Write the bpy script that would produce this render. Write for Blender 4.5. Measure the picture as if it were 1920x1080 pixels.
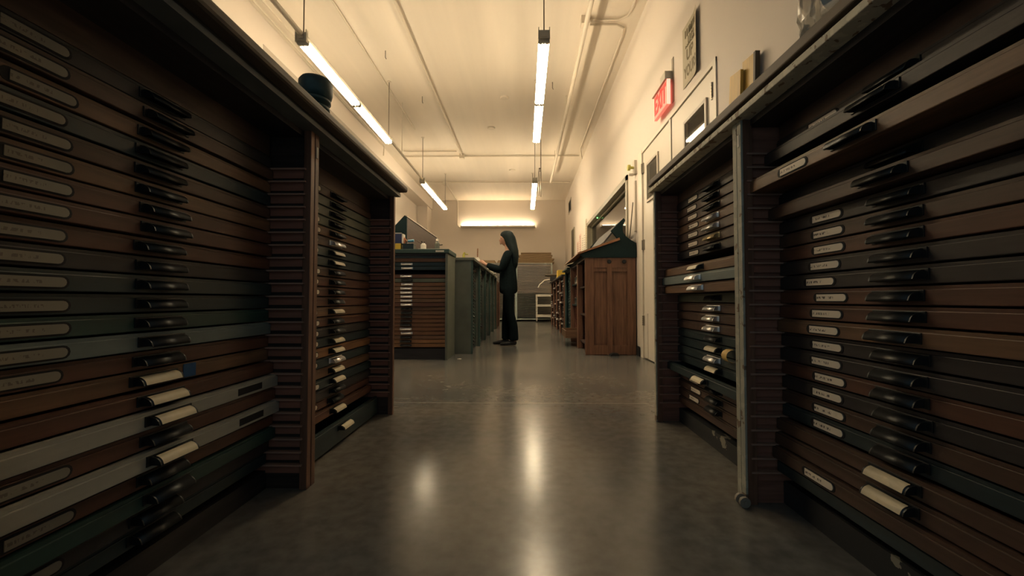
import bpy, bmesh, math, random
from mathutils import Vector, Matrix
for o in list(bpy.data.objects): bpy.data.objects.remove(o)
S = bpy.context.scene
COL = S.collection
PI = math.pi
R = math.radians
rnd = random.Random(7)

# ------------------------------------------------------------------ camera, world, exposure
cd = bpy.data.cameras.new('camera'); cam = bpy.data.objects.new('camera', cd); COL.objects.link(cam)
cd.sensor_width = 36.0; cd.lens = 14.4; cd.clip_start = 0.02; cd.clip_end = 60
cam.location = (0, 0, .65)
cam.rotation_euler = (R(90 + 1.64), 0, R(.8))
cd.shift_x = -12.3 / 1920
S.camera = cam
W = bpy.data.worlds.new('world'); S.world = W; W.use_nodes = True
W.node_tree.nodes['Background'].inputs[0].default_value = (.50, .76, .90, 1)
W.node_tree.nodes['Background'].inputs[1].default_value = .26
S.view_settings.view_transform = 'Standard'; S.view_settings.look = 'None'
S.view_settings.gamma = 1; S.view_settings.use_curve_mapping = False
S.view_settings.exposure = 0.0
TUBE = 52.0            # radiance of the fluorescent tubes
TUBE_COL = (1.0, .82, .55)

# ------------------------------------------------------------------ materials
def nt(name):
    m = bpy.data.materials.new(name); m.use_nodes = True
    t = m.node_tree; b = t.nodes['Principled BSDF']
    return m, t, b
def lin(c): return tuple(c) + (1,)
def mat(name, col, rough=.6, metal=0., var=.12, scale=(6, 6, 6), bump=0., spec=.5, detail=4, col2=None):
    m, t, b = nt(name)
    tc = t.nodes.new('ShaderNodeTexCoord'); mp = t.nodes.new('ShaderNodeMapping')
    mp.inputs['Scale'].default_value = scale
    n = t.nodes.new('ShaderNodeTexNoise'); n.inputs['Scale'].default_value = 1.0; n.inputs['Detail'].default_value = detail
    t.links.new(tc.outputs['Object'], mp.inputs[0]); t.links.new(mp.outputs[0], n.inputs['Vector'])
    r = t.nodes.new('ShaderNodeValToRGB')
    r.color_ramp.elements[0].position = .3; r.color_ramp.elements[1].position = .72
    r.color_ramp.elements[0].color = lin([max(0, c * (1 - var)) for c in col])
    r.color_ramp.elements[1].color = lin(col2 if col2 else [min(1, c * (1 + var)) for c in col])
    t.links.new(n.outputs[0], r.inputs[0]); t.links.new(r.outputs[0], b.inputs['Base Color'])
    b.inputs['Roughness'].default_value = rough; b.inputs['Metallic'].default_value = metal
    b.inputs['Specular IOR Level'].default_value = spec
    if bump:
        bp = t.nodes.new('ShaderNodeBump'); bp.inputs['Strength'].default_value = bump; bp.inputs['Distance'].default_value = .004
        t.links.new(n.outputs[0], bp.inputs['Height']); t.links.new(bp.outputs[0], b.inputs['Normal'])
    return m
def wood(name, col, axis='x', rough=.45, var=.35):
    s = {'x': (4, 55, 55), 'y': (55, 4, 55), 'z': (55, 55, 4)}[axis]
    return mat(name, col, rough, 0, var, s, .15, .4, 6)
def chipped(name, col, under, thr=.6, scale=22):
    m, t, b = nt(name)
    tc = t.nodes.new('ShaderNodeTexCoord')
    n = t.nodes.new('ShaderNodeTexNoise'); n.inputs['Scale'].default_value = scale; n.inputs['Detail'].default_value = 5
    t.links.new(tc.outputs['Object'], n.inputs['Vector'])
    r = t.nodes.new('ShaderNodeValToRGB'); r.color_ramp.interpolation = 'CONSTANT'
    r.color_ramp.elements[0].color = lin(col); r.color_ramp.elements[1].position = thr; r.color_ramp.elements[1].color = lin(under)
    e = r.color_ramp.elements.new(.42); e.color = lin([c * .82 for c in col])
    t.links.new(n.outputs[0], r.inputs[0]); t.links.new(r.outputs[0], b.inputs['Base Color'])
    b.inputs['Roughness'].default_value = .6
    bp = t.nodes.new('ShaderNodeBump'); bp.inputs['Strength'].default_value = .2; bp.inputs['Distance'].default_value = .002
    t.links.new(n.outputs[0], bp.inputs['Height']); t.links.new(bp.outputs[0], b.inputs['Normal'])
    return m
def emit(name, col, st):
    m, t, b = nt(name); b.inputs['Base Color'].default_value = lin(col)
    b.inputs['Emission Color'].default_value = lin(col); b.inputs['Emission Strength'].default_value = st
    return m

M = {}
M['drawer_brown'] = wood('drawer_brown', (.084, .049, .034))
M['drawer_red'] = wood('drawer_red', (.112, .051, .033))
M['drawer_tan'] = wood('drawer_tan', (.165, .092, .052))
M['drawer_orange'] = wood('drawer_orange', (.25, .125, .055))
M['drawer_dark'] = wood('drawer_dark', (.034, .031, .031))
M['drawer_warm'] = wood('drawer_warm', (.165, .080, .040))
M['drawer_teal'] = mat('drawer_teal', (.018, .036, .040), .45, 0, .3, (5, 40, 40), .08)
M['drawer_green'] = mat('drawer_green', (.022, .062, .052), .45, 0, .25, (5, 40, 40), .08)
M['drawer_grey'] = mat('drawer_grey', (.15, .19, .185), .5, 0, .15, (5, 40, 40), .08)
M['drawer_olive'] = mat('drawer_olive', (.11, .12, .085), .5, 0, .2, (5, 40, 40), .08)
M['drawer_white'] = mat('drawer_white', (.36, .35, .30), .55, 0, .12, (5, 40, 40), .08)
M['red_z'] = wood('stile_red_wood', (.185, .090, .056), 'z')
M['red_y'] = wood('runner_red_wood', (.27, .118, .080), 'y')
M['ledge_y'] = wood('runner_ledge_wood', (.38, .22, .16), 'y')  # runner wood lightened: light caught along the ledges put into the colour
M['dark_y'] = wood('panel_dark_wood', (.048, .034, .028), 'y')
M['chip_z'] = chipped('chipped_grey_paint', (.44, .43, .34), (.17, .12, .08), .62)
M['chip_top'] = chipped('chipped_pale_paint', (.66, .62, .48), (.22, .15, .09), .60, 28)
M['plinth_scuffed'] = chipped('scuffed_plinth', (.030, .034, .036), (.30, .28, .22), .66, 7)
M['slate_paint'] = mat('slate_paint', (.12, .135, .13), .5, 0, .2, (9, 9, 9), .05)
M['top_wood'] = wood('worktop_wood', (.100, .072, .050), 'y', .55, .2)
M['top_dark'] = mat('worktop_dark_edge', (.022, .022, .024), .5)
M['grey_green'] = mat('grey_green_paint', (.125, .138, .115), .5, 0, .15, (6, 6, 6), .08)
M['green_paint'] = mat('green_paint', (.045, .085, .075), .5, 0, .2, (6, 6, 6), .05)
M['teal_paint'] = mat('teal_paint', (.006, .022, .025), .6, 0, .2, (6, 6, 6), .05, .2)
M['case_brown'] = wood('case_brown_wood', (.052, .030, .024), 'y', .5)
M['case_grey'] = mat('case_grey', (.050, .048, .050), .6, 0, .2, (9, 9, 9))
M['end_wood'] = wood('end_panel_wood', (.185, .092, .056), 'z', .45, .35)
M['lip_wood'] = wood('slope_lip_wood', (.27, .125, .062), 'x', .5)
M['bronze'] = mat('dark_bronze', (.03, .034, .036), .38, .6, .2, (30, 30, 30))
M['steel'] = mat('nickel', (.85, .83, .80), .34, .8, .1, (30, 30, 30))
M['cream'] = mat('cream_card', (.72, .62, .42), .5, 0, .1, (20, 20, 20))
M['brass'] = mat('aged_brass', (.55, .45, .27), .35, .8, .15, (30, 30, 30))
M['slot'] = mat('slot_dark', (.012, .012, .013), .8)
M['wall'] = mat('wall_paint', (.70, .63, .555), .6, 0, .02, (1.5, 1.5, 1.5), .02)
M['ceil'] = mat('ceiling_paint', (.70, .63, .53), .65, 0, .035, (7, .5, 1), .06)
M['white_paint'] = mat('white_gloss_paint', (.74, .68, .58), .4, 0, .03, (3, 3, 3))
M['trim'] = mat('trim_paint', (.56, .50, .42), .45, 0, .04, (3, 3, 3))
M['olive_trim'] = mat('olive_trim', (.30, .27, .20), .45, 0, .06, (3, 3, 3))
M['conduit'] = mat('painted_conduit', (.62, .55, .45), .5, 0, .05)
M['rod'] = mat('hanger_rod', (.16, .13, .10), .5, .4)
M['galv'] = mat('galvanised_channel', (.52, .48, .40), .5, .1, .1)
M['tube'] = emit('fluorescent_tube', TUBE_COL, TUBE)
M['black'] = mat('black_rubber', (.015, .016, .018), .6)
M['cloth'] = mat('black_cloth', (.005, .011, .013), .9, 0, .3, (40, 40, 40), .1, .12)
M['trouser'] = mat('black_trouser_cloth', (.004, .009, .011), .9, 0, .3, (40, 40, 40), .1, .12)
M['hair'] = mat('black_hair', (.005, .013, .015), .6, 0, .5, (90, 90, 6), .3, .2)
M['skin'] = mat('skin', (.55, .30, .20), .5, 0, .06, (20, 20, 20))
M['lip'] = mat('lips', (.40, .13, .11), .5)
M['eye'] = mat('eye_dark', (.02, .015, .012), .3)
M['card'] = wood('corrugated_card', (.30, .205, .115), 'x', .8, .15)
M['rack'] = mat('rack_steel_paint', (.42, .50, .45), .4, .2, .08)
M['tray'] = mat('rack_tray', (.17, .18, .165), .4, .5, .15)
M['cart'] = mat('cart_paint', (.62, .58, .48), .45, 0, .06)
M['paper'] = mat('paper', (.72, .68, .60), .7, 0, .04)
M['pink_paper'] = mat('pinkish_paper', (.66, .46, .40), .7, 0, .25, (30, 30, 30))
M['ink'] = mat('brown_ink', (.15, .12, .06), .7)
M['poster'] = mat('poster_paper', (.45, .40, .29), .7, 0, .06, (9, 9, 9))
M['yellow'] = mat('yellow_paint', (.74, .50, .06), .5, 0, .1)
M['tape'] = mat('yellow_tag_paper', (.75, .50, .16), .6, 0, .06)
M['blue'] = mat('blue_tape', (.008, .085, .24), .6, 0, .08)
M['navy'] = mat('navy_card', (.035, .05, .14), .6)
M['sky'] = mat('light_blue_plastic', (.12, .42, .62), .4)
M['orange'] = mat('orange_plastic', (.62, .25, .13), .5)
M['gold_board'] = wood('gold_board', (.56, .36, .075), 'z', .5, .2)
M['gold_edge'] = mat('dark_board_edge', (.06, .045, .025), .6)
M['darkpot'] = mat('dark_green_pot', (.016, .045, .046), .55, 0, .4, (30, 30, 30), .2)
M['lime'] = mat('lime_plastic', (.50, .46, .10), .45, 0, .15)
M['tin'] = mat('tin', (.55, .55, .53), .25, .9, .1)
M['hinge'] = mat('hinge_steel', (.30, .27, .22), .4, .7)
M['exit_face'] = emit('exit_face', (.80, .20, .14), .75)
M['exit_rim'] = emit('exit_rim', (1.0, .55, .40), 1.1)
M['exit_ink'] = emit('exit_letters', (.60, .03, .025), .6)
M['led'] = emit('green_led', (.25, 1, .25), 3)
M['joint_fill'] = mat('joint_fill', (.22, .19, .15), .5, 0, .4, (3, 3, 3))
M['roller'] = mat('roller_pale', (.26, .22, .17), .6)
M['concrete_sub'] = mat('sub_floor', (.05, .045, .04), .9)

def label_mat(name='label_card_paper', paper=(.86, .76, .62)):
    m, t, b = nt(name)
    tc = t.nodes.new('ShaderNodeTexCoord'); mp = t.nodes.new('ShaderNodeMapping'); mp.inputs['Scale'].default_value = (260, 1, 90)
    oi = t.nodes.new('ShaderNodeObjectInfo')
    n = t.nodes.new('ShaderNodeTexNoise'); n.noise_dimensions = '4D'; n.inputs['Scale'].default_value = 1; n.inputs['Detail'].default_value = 1
    t.links.new(tc.outputs['Object'], mp.inputs[0]); t.links.new(mp.outputs[0], n.inputs['Vector'])
    ml = t.nodes.new('ShaderNodeMath'); ml.operation = 'MULTIPLY'; ml.inputs[1].default_value = 40
    t.links.new(oi.outputs['Random'], ml.inputs[0]); t.links.new(ml.outputs[0], n.inputs['W'])
    sp = t.nodes.new('ShaderNodeSeparateXYZ'); t.links.new(tc.outputs['Object'], sp.inputs[0])
    ab = t.nodes.new('ShaderNodeMath'); ab.operation = 'ABSOLUTE'; t.links.new(sp.outputs['Z'], ab.inputs[0])
    lt = t.nodes.new('ShaderNodeMath'); lt.operation = 'LESS_THAN'; lt.inputs[1].default_value = .003; t.links.new(ab.outputs[0], lt.inputs[0])
    gt = t.nodes.new('ShaderNodeMath'); gt.operation = 'GREATER_THAN'; gt.inputs[1].default_value = .53; t.links.new(n.outputs[0], gt.inputs[0])
    mu = t.nodes.new('ShaderNodeMath'); mu.operation = 'MULTIPLY'; t.links.new(lt.outputs[0], mu.inputs[0]); t.links.new(gt.outputs[0], mu.inputs[1])
    lx = t.nodes.new('ShaderNodeMath'); lx.operation = 'LESS_THAN'; lx.inputs[1].default_value = .012; t.links.new(sp.outputs['X'], lx.inputs[0])
    m2 = t.nodes.new('ShaderNodeMath'); m2.operation = 'MULTIPLY'; t.links.new(mu.outputs[0], m2.inputs[0]); t.links.new(lx.outputs[0], m2.inputs[1])
    mx = t.nodes.new('ShaderNodeMix'); mx.data_type = 'RGBA'
    t.links.new(m2.outputs[0], mx.inputs['Factor']); mx.inputs['A'].default_value = lin(paper); mx.inputs['B'].default_value = (.16, .13, .11, 1)
    t.links.new(mx.outputs['Result'], b.inputs['Base Color']); b.inputs['Roughness'].default_value = .6
    return m
M['label'] = label_mat()
M['label_aged'] = label_mat('aged_label_paper', (.27, .25, .20))  # darker label copy: dimness of the near left bay put into the colour

def floor_mat():
    m, t, b = nt('polished_concrete')
    tc = t.nodes.new('ShaderNodeTexCoord')
    def noise(s, d, sc=(1, 1, 1)):
        mp = t.nodes.new('ShaderNodeMapping'); mp.inputs['Scale'].default_value = sc
        n = t.nodes.new('ShaderNodeTexNoise'); n.inputs['Scale'].default_value = s; n.inputs['Detail'].default_value = d
        t.links.new(tc.outputs['Object'], mp.inputs[0]); t.links.new(mp.outputs[0], n.inputs['Vector']); return n
    a = noise(1.6, 8); c = noise(22, 6); sp = noise(9, 2)
    r = t.nodes.new('ShaderNodeValToRGB'); r.color_ramp.elements[0].position = .3; r.color_ramp.elements[1].position = .7
    r.color_ramp.elements[0].color = (.108, .115, .118, 1); r.color_ramp.elements[1].color = (.20, .178, .148, 1)
    t.links.new(a.outputs[0], r.inputs[0])
    r2 = t.nodes.new('ShaderNodeValToRGB'); r2.color_ramp.elements[0].position = .3; r2.color_ramp.elements[1].position = .7
    r2.color_ramp.elements[0].color = (.72, .72, .72, 1); r2.color_ramp.elements[1].color = (1.1, 1.1, 1.1, 1)
    t.links.new(c.outputs[0], r2.inputs[0])
    mx = t.nodes.new('ShaderNodeMix'); mx.data_type = 'RGBA'; mx.blend_type = 'MULTIPLY'; mx.inputs['Factor'].default_value = 1
    t.links.new(r.outputs[0], mx.inputs['A']); t.links.new(r2.outputs[0], mx.inputs['B'])
    r3 = t.nodes.new('ShaderNodeValToRGB'); r3.color_ramp.elements[0].position = .80; r3.color_ramp.elements[1].position = .84
    r3.color_ramp.elements[0].color = (1, 1, 1, 1); r3.color_ramp.elements[1].color = (.35, .33, .32, 1)
    t.links.new(sp.outputs[0], r3.inputs[0])
    mx2 = t.nodes.new('ShaderNodeMix'); mx2.data_type = 'RGBA'; mx2.blend_type = 'MULTIPLY'; mx2.inputs['Factor'].default_value = 1
    t.links.new(mx.outputs['Result'], mx2.inputs['A']); t.links.new(r3.outputs[0], mx2.inputs['B'])
    t.links.new(mx2.outputs['Result'], b.inputs['Base Color'])
    mr = t.nodes.new('ShaderNodeMapRange'); mr.inputs['To Min'].default_value = .15; mr.inputs['To Max'].default_value = .26
    t.links.new(a.outputs[0], mr.inputs['Value']); t.links.new(mr.outputs[0], b.inputs['Roughness'])
    bp = t.nodes.new('ShaderNodeBump'); bp.inputs['Strength'].default_value = .05; bp.inputs['Distance'].default_value = .003
    t.links.new(c.outputs[0], bp.inputs['Height']); t.links.new(bp.outputs[0], b.inputs['Normal'])
    return m
M['floor'] = floor_mat()

def glass_mat(name, tint, film=0., filmcol=(.5, .5, .5)):
    m, t, b = nt(name); t.nodes.remove(b); out = t.nodes['Material Output']
    tr = t.nodes.new('ShaderNodeBsdfTransparent'); tr.inputs[0].default_value = lin(tint)
    gl = t.nodes.new('ShaderNodeBsdfGlossy'); gl.inputs['Roughness'].default_value = .02 if not film else .12
    fr = t.nodes.new('ShaderNodeFresnel'); fr.inputs['IOR'].default_value = 1.6
    mx = t.nodes.new('ShaderNodeMixShader'); t.links.new(fr.outputs[0], mx.inputs[0]); t.links.new(tr.outputs[0], mx.inputs[1]); t.links.new(gl.outputs[0], mx.inputs[2])
    last = mx
    if film:
        df = t.nodes.new('ShaderNodeBsdfDiffuse'); df.inputs[0].default_value = lin(filmcol)
        m2 = t.nodes.new('ShaderNodeMixShader'); m2.inputs[0].default_value = film
        t.links.new(mx.outputs[0], m2.inputs[1]); t.links.new(df.outputs[0], m2.inputs[2]); last = m2
    t.links.new(last.outputs[0], out.inputs[0])
    return m
M['glass'] = glass_mat('window_glass', (.95, .97, .92))
M['plastic'] = glass_mat('stretch_wrap', (.85, .85, .82), .26, (.62, .54, .46))
M['bag'] = glass_mat('clear_bag_plastic', (.85, .84, .80), .30, (.60, .55, .46))

# ------------------------------------------------------------------ mesh helper
class MB:
    def __init__(s): s.v = []; s.f = []; s.m = []; s.sm = []
    def add(s, vs, fs, mi=0, smooth=False):
        o = len(s.v); s.v += [tuple(v) for v in vs]
        for f in fs: s.f.append([o + i for i in f]); s.m.append(mi); s.sm.append(smooth)
        return s
    def box(s, x0, x1, y0, y1, z0, z1, mi=0):
        if x0 > x1: x0, x1 = x1, x0
        if y0 > y1: y0, y1 = y1, y0
        vs = [(x0, y0, z0), (x1, y0, z0), (x1, y1, z0), (x0, y1, z0), (x0, y0, z1), (x1, y0, z1), (x1, y1, z1), (x0, y1, z1)]
        return s.add(vs, [(3, 2, 1, 0), (4, 5, 6, 7), (0, 1, 5, 4), (1, 2, 6, 5), (2, 3, 7, 6), (3, 0, 4, 7)], mi)
    def cbox(s, x0, x1, y0, y1, z0, z1, c=.004, mi=0):
        # box with all edges chamfered
        bm = bmesh.new(); bmesh.ops.create_cube(bm, size=1)
        bmesh.ops.scale(bm, vec=(x1 - x0, y1 - y0, z1 - z0), verts=bm.verts)
        bmesh.ops.bevel(bm, geom=list(bm.edges), offset=c, segments=2, affect='EDGES', profile=.5)
        bmesh.ops.translate(bm, vec=((x0 + x1) / 2, (y0 + y1) / 2, (z0 + z1) / 2), verts=bm.verts)
        bm.verts.index_update()
        s.add([v.co[:] for v in bm.verts], [[v.index for v in f.verts] for f in bm.faces], mi); bm.free(); return s
    def prism(s, pts, a, b, axis='y', mi=0):
        # polygon pts extruded along axis between a and b
        n = len(pts)
        def P(p, t): return {'y': (p[0], t, p[1]), 'x': (t, p[0], p[1]), 'z': (p[0], p[1], t)}[axis]
        vs = [P(p, a) for p in pts] + [P(p, b) for p in pts]
        fs = [list(range(n))[::-1], list(range(n, 2 * n))] + [(i, (i + 1) % n, n + (i + 1) % n, n + i) for i in range(n)]
        return s.add(vs, fs, mi)
    def tube(s, pts, r, n=10, mi=0, cap=True):
        pts = [Vector(p) for p in pts]; rs = r if isinstance(r, (list, tuple)) else [r] * len(pts)
        rings = []
        up = None
        for i, p in enumerate(pts):
            d = (pts[min(i + 1, len(pts) - 1)] - pts[max(i - 1, 0)]).normalized()
            if up is None:
                up = Vector((0, 0, 1)) if abs(d.z) < .9 else Vector((0, 1, 0))
            a = d.cross(up).normalized(); b2 = a.cross(d).normalized(); up = b2
            rings.append([p + rs[i] * (math.cos(2 * PI * k / n) * a + math.sin(2 * PI * k / n) * b2) for k in range(n)])
        vs = [v for rg in rings for v in rg]; fs = []
        for i in range(len(pts) - 1):
            for k in range(n): fs.append((i * n + k, i * n + (k + 1) % n, (i + 1) * n + (k + 1) % n, (i + 1) * n + k))
        s.add(vs, fs, mi, True)
        if cap:
            s.add(rings[0], [list(range(n))], mi); s.add(rings[-1], [list(range(n))[::-1]], mi)
        return s
    def lathe(s, prof, c=(0, 0, 0), n=20, mi=0, sx=1, sy=1):
        vs = []; fs = []
        for r, z in prof:
            for k in range(n): vs.append((c[0] + sx * r * math.cos(2 * PI * k / n), c[1] + sy * r * math.sin(2 * PI * k / n), c[2] + z))
        for i in range(len(prof) - 1):
            for k in range(n): fs.append((i * n + k, i * n + (k + 1) % n, (i + 1) * n + (k + 1) % n, (i + 1) * n + k))
        s.add(vs, fs, mi, True)
        m = len(prof) - 1
        s.add([vs[k] for k in range(n)], [list(range(n))[::-1]], mi); s.add([vs[m * n + k] for k in range(n)], [list(range(n))], mi)
        return s
    def loft(s, rings, mi=0, cap=True):
        n = len(rings[0]); vs = [v for r in rings for v in r]; fs = []
        for i in range(len(rings) - 1):
            for k in range(n): fs.append((i * n + k, i * n + (k + 1) % n, (i + 1) * n + (k + 1) % n, (i + 1) * n + k))
        s.add(vs, fs, mi, True)
        if cap: s.add(rings[0], [list(range(n))[::-1]], mi, True); s.add(rings[-1], [list(range(n))], mi, True)
        return s
    def mesh(s, name, mats):
        me = bpy.data.meshes.new(name); me.from_pydata(s.v, [], s.f)
        for m in mats: me.materials.append(M[m] if isinstance(m, str) else m)
        for p, mi, sm in zip(me.polygons, s.m, s.sm): p.material_index = mi; p.use_smooth = sm
        bm = bmesh.new(); bm.from_mesh(me); bmesh.ops.recalc_face_normals(bm, faces=bm.faces); bm.to_mesh(me); bm.free()
        return me
    def build(s, name, mats, parent=None, loc=None, rot=None):
        if isinstance(mats, str): mats = [mats]
        return obj(name, s.mesh(name, mats), parent, loc, rot)
def obj(name, me, parent=None, loc=None, rot=None):
    o = bpy.data.objects.new(name, me); COL.objects.link(o)
    if parent: o.parent = parent
    if loc: o.location = loc
    if rot: o.rotation_euler = rot
    return o
def shared(name, me, m, parent, loc=None, rot=None):
    o = obj(name, me, parent, loc, rot)
    o.material_slots[0].link = 'OBJECT'; o.material_slots[0].material = M[m]
    return o
def thing(name, label, cat, loc=(0, 0, 0), rz=0, group=None):
    o = bpy.data.objects.new(name, None); COL.objects.link(o); o.location = loc; o.rotation_euler = (0, 0, rz)
    o.empty_display_size = .1
    return tag(o, label, cat, group)
def tag(o, label, cat, group=None):
    o['label'] = label; o['category'] = cat
    if group: o['group'] = group
    return o
def struct(o): o['kind'] = 'structure'; return o
def part_label(o, l): o['label'] = l; return o
def centre(mb, name, mats, label, cat, group=None):
    # a single-mesh thing whose origin sits at the centre of its base
    xs = [v[0] for v in mb.v]; ys = [v[1] for v in mb.v]; zs = [v[2] for v in mb.v]
    c = ((min(xs) + max(xs)) / 2, (min(ys) + max(ys)) / 2, min(zs))
    mb.v = [(x - c[0], y - c[1], z - c[2]) for x, y, z in mb.v]
    return tag(mb.build(name, mats, None, c), label, cat, group)
def text_mesh(txt, size, depth, bold=0.0, sx=1.0):
    cu = bpy.data.curves.new('txt', 'FONT'); cu.body = txt; cu.size = size; cu.extrude = depth; cu.offset = bold
    cu.align_x = 'CENTER'; cu.align_y = 'CENTER'; cu.resolution_u = 3
    o = bpy.data.objects.new('txt', cu); COL.objects.link(o)
    bpy.context.view_layer.update(); dg = bpy.context.evaluated_depsgraph_get()
    me = bpy.data.meshes.new_from_object(o.evaluated_get(dg)); bpy.data.objects.remove(o); bpy.data.curves.remove(cu)
    for v in me.vertices: v.co.x *= sx
    me.materials.clear()
    return me

# ------------------------------------------------------------------ the room
XR, XL, YB, ZC = 1.33, -2.98, 13.2, 3.88
Y0 = -1.6
fl = struct(MB().box(-4.2, XR + .2, Y0, YB + .2, -.12, -.012).build('floor', 'concrete_sub'))
JY = 2.60
struct(MB().box(-4.2, XR + .2, Y0, JY - .005, -.012, 0).build('slab', 'floor', fl))
struct(MB().box(-4.2, XR + .2, JY + .005, YB + .2, -.012, -.001).build('slab', 'floor', fl))
struct(MB().box(-4.2, XR, JY - .005, JY + .005, -.012, -.0008).build('joint_strip', 'joint_fill', fl))  # pale strip paints the highlight along the joint edge
ce = struct(MB().box(-4.2, XR + .2, Y0, YB + .2, ZC, ZC + .12).build('ceiling', 'ceil'))
# right wall: openings for the interior window and the two doors
WIN = (5.22, 8.58, 1.05, 2.25); DOOR = (2.80, 4.62, 0, 2.33)
wr = MB(); T = .14
for y0, y1, z0, z1 in ((Y0, DOOR[0], 0, ZC), (DOOR[0], DOOR[1], DOOR[3], ZC), (DOOR[1], WIN[0], 0, ZC),
                       (WIN[0], WIN[1], 0, WIN[2]), (WIN[0], WIN[1], WIN[3], ZC), (WIN[1], YB + .2, 0, ZC)):
    wr.box(XR, XR + T, y0, y1, z0, z1)
struct(wr.build('wall_right', 'wall'))
struct(MB().box(-4.2, XR, YB, YB + .2, 0, ZC).build('wall_back', 'wall'))
wl = MB().box(-4.0, XL, Y0, 4.55, 0, ZC).box(-4.0, -3.34, 4.55, YB, 0, ZC)
struct(wl.build('wall_left', 'wall'))
struct(MB().box(-3.34, XL, 4.55, YB, 3.57, ZC).build('trim_1', 'wall'))       # lintel over the recess in the left wall
struct(MB().box(-3.34, XL - .03, 12.62, YB, 0, 3.57).build('trim_2', 'wall'))   # pier at the far end
# adjoining room seen through the interior window
struct(MB().box(3.2, 3.3, 2.2, 9.4, 0, ZC).box(XR + T, 3.2, 9.3, 9.4, 0, ZC).box(XR + T, 3.2, 2.2, 2.3, 0, ZC).build('wall_side', 'wall'))
struct(MB().box(XR + .2, 3.3, 2.2, 9.4, -.1, 0).build('floor_side', 'concrete_sub'))
struct(MB().box(XR + .2, 3.3, 2.2, 9.4, ZC, ZC + .1).build('ceiling_side', 'ceil'))
b = struct(MB().box(XR - .012, XR, 4.68, 5.0, 0, .11).box(XR - .012, XR, 10.7, YB, 0, .11).build('baseboard_right', 'black'))
struct(MB().box(XL, .9, YB - .012, YB, 0, .11).build('baseboard_back', 'black'))
# interior window
w = struct(MB().box(XR - .02, XR + T, WIN[0], WIN[0] + .07, WIN[2], WIN[3]).box(XR - .02, XR + T, WIN[1] - .07, WIN[1], WIN[2], WIN[3])
           .box(XR - .02, XR + T, WIN[0], WIN[1], WIN[3] - .07, WIN[3]).box(XR - .04, XR + T, WIN[0], WIN[1], WIN[2], WIN[2] + .05).build('window_1', 'olive_trim'))
MB().box(XR + .075, XR + .081, WIN[0] + .07, WIN[1] - .07, WIN[2] + .05, WIN[3] - .07).build('pane', 'glass', w)
f = MB()
for y0, y1, z0, z1 in ((WIN[0] + .07, WIN[0] + .11, WIN[2] + .05, WIN[3] - .07), (WIN[1] - .11, WIN[1] - .07, WIN[2] + .05, WIN[3] - .07),
                       (WIN[0] + .07, WIN[1] - .07, WIN[3] - .11, WIN[3] - .07)): f.box(XR + .06, XR + .10, y0, y1, z0, z1)
f.build('window_frame', 'olive_trim', w)
MB().lathe([(.012, 0), (.012, .012), (.006, .016)], (XR + .03, 7.6, WIN[3] - .086), 10).build('indicator_lamp', 'led', w)  # glowing bead stands for a green light reflected in the glass
# doors: two leaves in one opening, each with a small glazed light
df = struct(MB().box(XR - .010, XR + T, DOOR[0], DOOR[0] + .045, 0, DOOR[3]).box(XR - .012, XR + T, DOOR[1] - .04, DOOR[1] + .10, 0, DOOR[3])
            .box(XR - .008, XR + T, DOOR[0], DOOR[1], DOOR[3] - .035, DOOR[3]).box(XR - .004, XR + T, 3.685, 3.735, 0, DOOR[3] - .035).build('trim_3', 'white_paint'))
def door(n, y0, y1, hy, lit):
    yc0, yc1, z0, z1 = lit
    d = MB()
    for a, b_, c, e in ((y0, yc0, .01, 2.29), (yc1, y1, .01, 2.29), (yc0, yc1, .01, z0), (yc0, yc1, z1, 2.29)): d.box(XR + .005, XR + .05, a, b_, c, e)
    o = struct(d.build('door_%d' % n, 'white_paint'))
    fr = MB(); q = .022
    for a, b_, c, e in ((yc0 - q, yc0 + .004, z0 - q, z1 + q), (yc1 - .004, yc1 + q, z0 - q, z1 + q), (yc0, yc1, z0 - q, z0 + .004), (yc0, yc1, z1 - .004, z1 + q)): fr.box(XR - .010, XR + .06, a, b_, c, e)
    fr.build('glazing_bead', 'trim', o)
    MB().prism([(XR + .001, yc0), (XR - .0035, yc1), (XR + .002, yc1), (XR + .006, yc0)], z0, z1, 'z').build('pane', 'glass', o)
    for z in (.42, 1.26, 2.12):
        h = MB(); h.box(XR - .008, XR + .005, hy - .035, hy + .035, z - .055, z + .055)
        for k in range(5): h.tube([(XR - .012, hy, z - .055 + k * .022 + .001), (XR - .012, hy, z - .055 + k * .022 + .020)], .009, 8)
        h.build('hinge', 'hinge', o)
    return o
d1 = door(1, 3.74, 4.575, 4.575, (4.06, 4.40, 1.72, 2.10))
d2 = door(2, 2.85, 3.68, 2.85, (2.98, 3.36, 1.72, 2.10))
MB().box(XR - .002, XR + .005, 4.44, 4.56, .02, .50).build('kick_plate', 'white_paint', d1)
MB().tube([(XR - .05, 3.83, 1.02), (XR - .05, 3.95, 1.02)], .011).tube([(XR - .05, 3.83, 1.02), (XR + .01, 3.83, 1.02)], .012).lathe([(.03, -.004), (.03, .004)], (XR, 3.83, 1.02), 12).build('door_handle', 'hinge', d1)
MB().tube([(XR - .05, 3.58, 1.02), (XR - .05, 3.46, 1.02)], .011).tube([(XR - .05, 3.58, 1.02), (XR + .01, 3.58, 1.02)], .012).lathe([(.03, -.004), (.03, .004)], (XR, 3.58, 1.02), 12).build('door_handle', 'hinge', d2)
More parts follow.
